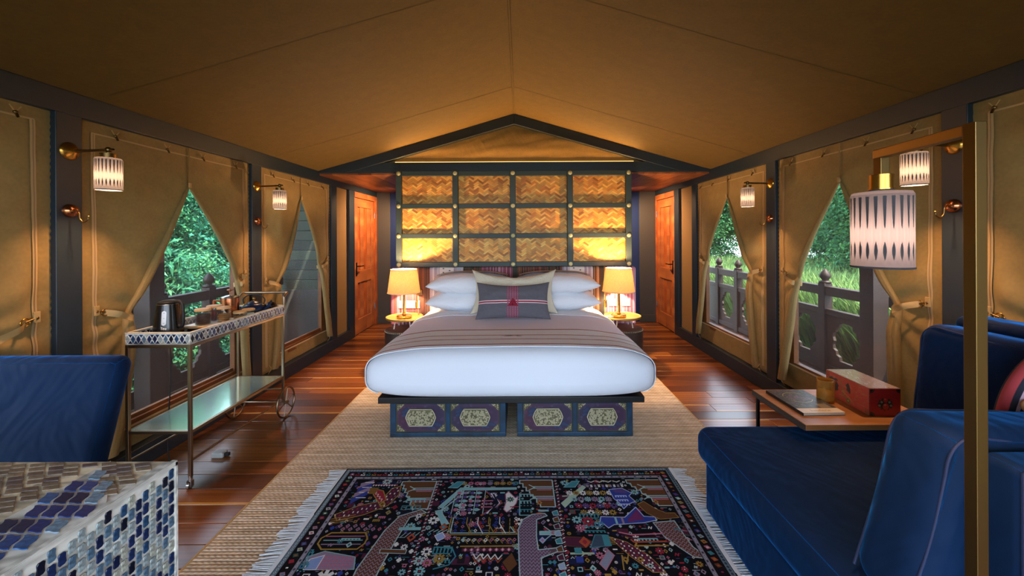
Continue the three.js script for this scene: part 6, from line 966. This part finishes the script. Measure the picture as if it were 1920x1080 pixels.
T.boxSide = ctex(768, 380, (c, w, h) => {
  c.fillStyle = '#b44432'; c.fillRect(0, 0, w, h); const R = rng(71); for (let i = 0; i < 220; i++) { c.fillStyle = ['#c44a36', '#9a7444', '#aa8452', '#b83a26', '#8e6240'][Math.floor(R() * 5)]; c.globalAlpha = 0.7; c.fillRect(R() * w, R() * h, 20 + R() * 50, 4 + R() * 9); } c.globalAlpha = 1;
  c.strokeStyle = '#3a3834'; c.lineWidth = 11; const wing = (x, y, s, a) => { c.save(); c.translate(x, y); c.rotate(a); for (let i = 0; i < 6; i++) { c.beginPath(); c.ellipse(i * 9, i * 4, 30, (86 - i * 9) * s, 0.3, 2.1, 4.4); c.stroke(); } c.restore(); };
  wing(210, 190, 1, -0.2); wing(420, 130, 1, 2.6); c.strokeStyle = '#8c6a3c'; c.lineWidth = 26; c.beginPath(); c.moveTo(250, 70); c.quadraticCurveTo(330, 120, 310, 200); c.quadraticCurveTo(300, 270, 390, 290); c.stroke();
  c.strokeStyle = '#b4744a'; c.lineWidth = 9; for (let i = 0; i < 5; i++) { c.beginPath(); c.moveTo(300, 220); c.bezierCurveTo(340 + i * 26, 180 + i * 18, 380 + i * 22, 280, 350 + i * 46, 240 + i * 26); c.stroke(); } c.fillStyle = '#3f4030'; for (const [x, y] of [[120, 84], [160, 96], [200, 82], [90, 96]]) { c.beginPath(); c.ellipse(x, y, 30, 17, 0.2, 0, 7); c.fill(); } c.fillStyle = '#5c6a34'; c.beginPath(); c.arc(420, 320, 34, 0, 7); c.fill(); c.fillStyle = '#a89048'; c.beginPath(); c.arc(420, 320, 14, 0, 7); c.fill();
  c.fillStyle = '#6b4428'; for (const [x, y] of [[0, 0], [700, 300]]) { c.globalAlpha = 0.5; c.fillRect(x, y, 68, 80); } c.globalAlpha = 1;
});
T.boxEnd = ctex(384, 384, (c, w, h) => {
  c.fillStyle = '#9a2420'; c.fillRect(0, 0, w, h); const R = rng(72); for (let i = 0; i < 120; i++) { c.globalAlpha = 0.4; c.fillStyle = R() < 0.5 ? '#b4302a' : '#7c1c18'; c.fillRect(R() * w, R() * h, 60, 3); } c.globalAlpha = 1;
  const leaf = (x, y, a, s = 1, col = '#1c221a') => { c.save(); c.translate(x, y); c.rotate(a); c.fillStyle = col; c.beginPath(); c.ellipse(0, 0, 34 * s, 15 * s, 0, 0, 7); c.fill(); c.strokeStyle = '#4c5a3c'; c.lineWidth = 3; c.beginPath(); c.moveTo(-30 * s, 0); c.lineTo(30 * s, 0); c.stroke(); c.restore(); };
  for (let i = 0; i < 12; i++) { const a = i * PI / 6; leaf(192 + Math.cos(a) * 68, 216 + Math.sin(a) * 62, a + 0.5); } c.fillStyle = '#181c16'; c.beginPath(); c.ellipse(192, 214, 66, 60, 0, 0, 7); c.fill();
  const peach = (x, y, r) => { c.fillStyle = '#a82c26'; c.beginPath(); c.ellipse(x, y, r * 0.85, r, 0, 0, 7); c.fill(); c.fillStyle = '#c8685a'; c.beginPath(); c.ellipse(x - r * 0.2, y - r * 0.45, r * 0.4, r * 0.3, 0, 0, 7); c.fill(); }; peach(196, 160, 34); peach(198, 248, 46); c.fillStyle = '#7c8a78'; for (const [x, y] of [[146, 186], [244, 188], [118, 236], [262, 236]]) { c.beginPath(); c.arc(x, y, 16, 0, 7); c.fill(); }
  for (const [x, y] of [[0, 0], [w, 0], [0, h], [w, h]]) { c.fillStyle = '#141612'; c.beginPath(); c.arc(x, y, 58, 0, 7); c.fill(); c.strokeStyle = '#5c6450'; c.lineWidth = 4; c.beginPath(); c.arc(x, y, 44, 0, 7); c.stroke(); }
});
T.boxTopReflect = ctex(512, 256, (c, w, h) => { c.fillStyle = '#a8989a'; c.fillRect(0, 0, w, h); const R = rng(73); for (let i = 0; i < 140; i++) { c.strokeStyle = R() < 0.5 ? '#93867e' : '#6a544c'; c.lineWidth = 3; c.beginPath(); const x = R() * w, y = R() * h; c.moveTo(x, y); c.lineTo(x + (R() - 0.5) * 90, y + (R() - 0.5) * 40); c.stroke(); } });  // pale window reflection on the lid, put into the top colour
{
  const b = thing('painted_box', 'red lacquered wooden box painted with a bird and peaches', 'box', [1.66, 0.5005, -1.89], -0.02), w = 0.138, h = 0.125, d = 0.255;
  part('case', span(-w / 2, w / 2, 0, h - 0.03, -d / 2, d / 2, 0.002), std({ color: 0x6e1a16, roughness: 0.35 }), b); part('lid', span(-w / 2 - 0.001, w / 2 + 0.001, h - 0.029, h, -d / 2 - 0.001, d / 2 + 0.001, 0.003), std({ color: 0x6e1a16, roughness: 0.3 }), b);
  part('painted_front', new THREE.BoxGeometry(w - 0.002, h - 0.003, 0.001).translate(0, h / 2, d / 2 + 0.0014), std({ map: T.boxEnd, roughness: 0.35 }), b); part('painted_side', new THREE.BoxGeometry(d - 0.002, h - 0.003, 0.001).rotateY(-PI / 2).translate(-w / 2 - 0.0014, h / 2, 0), std({ map: T.boxSide, roughness: 0.4 }), b);
  part('reflection_top', new THREE.BoxGeometry(d - 0.003, w - 0.003, 0.001).rotateX(-PI / 2).rotateY(PI / 2).translate(0, h + 0.0006, 0), phy({ map: T.boxTopReflect, roughness: 0.16, clearcoat: 0.8, clearcoatRoughness: 0.1, bumpMap: T.boxTopReflect, bumpScale: 0.001 }), b);
}
// ---------------------------------------------------------------- trees, shrubs and long grass beyond the decks
const leafCluster = (n, size, spread, seed, narrow = 0.42) => { // a spray of bent leaf blades
  const R = rng(seed), P = [], I = [];
  for (let i = 0; i < n; i++) {
    const o = V([(R() - 0.5) * spread, (R() - 0.5) * spread, (R() - 0.5) * spread]), dir = V([R() - 0.5, R() - 0.35, R() - 0.5]).normalize(), up = V([R() - 0.5, R() + 0.4, R() - 0.5]), s = size * (0.7 + 0.6 * R());
    const sd = dir.clone().cross(up).normalize().multiplyScalar(s * narrow * 0.5), nr = sd.clone().cross(dir).normalize(), b = P.length / 3;
    for (const [t, w, k] of [[0, 0.1, 0], [0.4, 1, 0.08], [1, 0.02, -0.12]]) for (const e of [-1, 1]) { const q = o.clone().addScaledVector(dir, t * s).addScaledVector(sd, e * w).addScaledVector(nr, k * s); P.push(q.x, q.y, q.z); }
    I.push(b, b + 1, b + 3, b, b + 3, b + 2, b + 2, b + 3, b + 5, b + 2, b + 5, b + 4);
  }
  const g = new THREE.BufferGeometry(); g.setAttribute('position', new THREE.Float32BufferAttribute(P, 3)); g.setIndex(I); const h = g.toNonIndexed(); h.computeVertexNormals(); return h;
};
const CL = [leafCluster(26, 0.11, 0.4, 1, 0.45), leafCluster(28, 0.085, 0.36, 2, 0.6), leafCluster(16, 0.24, 0.34, 3, 0.24)];
M.leaf = phy({ color: 0xffffff, roughness: 0.95, specularIntensity: 0.2, transmission: 0.25, thickness: 0 });
function plant(name, label, cat, pos, o) { // crown of leaf sprays on a stem
  const t = thing(name, label, cat, pos), R = rng(o.seed), n = o.n, im = new THREE.InstancedMesh(CL[o.kind || 0], M.leaf, n), m = new THREE.Matrix4(), q = new THREE.Quaternion(), col = new THREE.Color(), lobes = Array.from({ length: o.lobes || 7 }, () => [(R() - 0.5) * 1.3, (R() - 0.4) * 1.2, (R() - 0.5) * 1.3, 0.35 + R() * 0.35]);
  for (let i = 0; i < n; i++) {
    const lb = lobes[i % lobes.length], a = V([R() - 0.5, R() - 0.5, R() - 0.5]).normalize().multiplyScalar(lb[3] * (0.55 + 0.5 * R()));
    const p = V([(lb[0] + a.x) * o.r[0], o.y + (lb[1] + a.y) * o.r[1], (lb[2] + a.z) * o.r[2]]); if (p.y < -0.5 - pos[1]) p.y = -0.5 - pos[1] + R() * 0.5;
    q.setFromEuler(new THREE.Euler(R() * 1.2 - 0.6, R() * 6.3, R() * 1.2 - 0.6)); const s = (o.s || 1) * (0.7 + 0.7 * R()); m.compose(p, q, V([s, s, s])); im.setMatrixAt(i, m);
    const c = o.cols[Math.floor(R() * o.cols.length)], k = 0.7 + 0.6 * R(); col.setRGB(c[0] * k, c[1] * k, c[2] * k); im.setColorAt(i, col);
  }
  im.name = 'crown'; im.userData.kind = 'stuff'; im.castShadow = im.receiveShadow = true; t.add(im);
  if (o.trunk) part('trunk', merge([tube([[0, -0.6 - pos[1], 0], [0.06, o.y * 0.4, 0.05], [-0.03, o.y, 0]], o.trunk, 16, 8), tube([[0, o.y * 0.5, 0], [0.5, o.y * 0.9, 0.3], [0.8, o.y * 1.2, 0.4]], o.trunk * 0.5, 10, 6), tube([[0, o.y * 0.6, 0], [-0.4, o.y, -0.4], [-0.6, o.y * 1.3, -0.7]], o.trunk * 0.5, 10, 6)]), M.bark, t);
  return t;
}
const GL = [[0.05, 0.26, 0.13], [0.03, 0.18, 0.1], [0.1, 0.36, 0.15], [0.05, 0.26, 0.17], [0.02, 0.12, 0.07]], GD = [[0.05, 0.19, 0.07], [0.08, 0.25, 0.08], [0.035, 0.14, 0.06]], GY = [[0.13, 0.23, 0.065], [0.1, 0.19, 0.06], [0.16, 0.25, 0.08]];
const lt = ['broad leaved tree close to the left middle window', 'feathery green tree behind the left window tree', 'tall leafy tree at the far left beyond the railing', 'bushy tree filling the left window top'];
[[-6.9, -5.2, 0, 2.0], [-8.4, -8.6, 0, 2.5], [-7.6, -3.2, 1, 2.3], [-7.2, -7.4, 0, 1.7]].forEach(([x, z, k, y], i) => plant('tree', lt[i], 'tree', [x, -0.55, z], { seed: 200 + i, n: 13000, r: [1.7, 1.9, 1.7], y: y, kind: k, cols: GL, trunk: 0.1, lobes: 18, s: 0.46 }));
[[-5.2, -4.6, 2, 0.75], [-5.1, -6.2, 2, 0.7], [-5.0, -3.5, 0, 0.7], [-5.3, -7.8, 0, 0.9], [-5.0, -5.4, 1, 0.6]].forEach(([x, z, k, y], i) => plant('shrub', ['long leaved shrub behind the left railing, in the middle of the window', 'pale leaved shrub behind the left railing finial', 'low shrub at the near end of the left railing', 'rounded shrub beyond the end of the left railing', 'small leaved shrub between the two left window trees'][i], 'shrub', [x, -0.55, z], { seed: 230 + i, n: 1500, r: [0.75, 0.9, 0.75], y, kind: k, cols: [...GL, [0.07, 0.24, 0.1]], s: 0.58 }));
const rt = ['dark leafy tree behind the right middle window', 'dark spreading tree far across the grass', 'tree at the edge of the grass beyond the right rear window', 'tall tree behind the floor lamp shade', 'distant dark tree over the long grass'];
[[9.5, -8.5, 1, 2.9], [11.5, -13.5, 0, 3.2], [7.6, -16.5, 1, 3.0], [9.0, -5.0, 0, 3.0], [13, -20, 0, 3.5]].forEach(([x, z, k, y], i) => plant('tree', rt[i], 'tree', [x, -0.55, z], { seed: 260 + i, n: 4500, r: [2.6, 2.5, 2.6], y, kind: k, cols: GD, trunk: 0.16, lobes: 16, s: 1.0 }));
{ // long grass: nobody could count the blades
  const R = rng(300), P = [], I = [];
  for (let i = 0; i < 14; i++) { const a = R() * 6.28, lean = 0.1 + R() * 0.35, h = 0.6 + R() * 0.5, w = 0.011, ox = (R() - 0.5) * 0.12, oz = (R() - 0.5) * 0.12, b = P.length / 3; for (const [t, k] of [[0, 1], [0.5, 0.9], [0.85, 0.6], [1, 0.05]]) { const x = ox + Math.cos(a) * lean * t * t, z = oz + Math.sin(a) * lean * t * t, y = h * (t - 0.25 * lean * t * t); P.push(x - Math.sin(a) * w * k, y, z + Math.cos(a) * w * k, x + Math.sin(a) * w * k, y, z - Math.cos(a) * w * k); } for (let k = 0; k < 3; k++) { const q = b + 2 * k; I.push(q, q + 1, q + 3, q, q + 3, q + 2); } }
  const g0 = new THREE.BufferGeometry(); g0.setAttribute('position', new THREE.Float32BufferAttribute(P, 3)); g0.setIndex(I); const g = g0.toNonIndexed(); g.computeVertexNormals();
  const n = 9000, im = new THREE.InstancedMesh(g, M.leaf, n), m = new THREE.Matrix4(), q = new THREE.Quaternion(), c = new THREE.Color();
  for (let i = 0; i < n; i++) { const near = i < 3600, x = near ? 3.75 + R() * 1.6 : 3.9 + R() * 8, z = near ? -1.5 - R() * 6 : -1 - R() * 15, s = (near ? 0.9 : 0.8) + R() * 0.5; q.setFromAxisAngle(V([0, 1, 0]), R() * 6.3); m.compose(V([x, -0.6, z]), q, V([s * 1.2, s, s * 1.2])); im.setMatrixAt(i, m); const k = GY[Math.floor(R() * 3)], f = 0.7 + 0.7 * R(); c.setRGB(k[0] * f, k[1] * f, k[2] * f); im.setColorAt(i, c); }
  im.name = 'long_grass'; im.userData = { kind: 'stuff', label: 'long bright green grass growing beyond the right railing', category: 'grass' }; im.castShadow = im.receiveShadow = true; scene.add(im);
}
scene.traverse((o) => { if (o.isMesh) { o.castShadow = true; o.receiveShadow = true; } });
renderer.render(scene, camera);
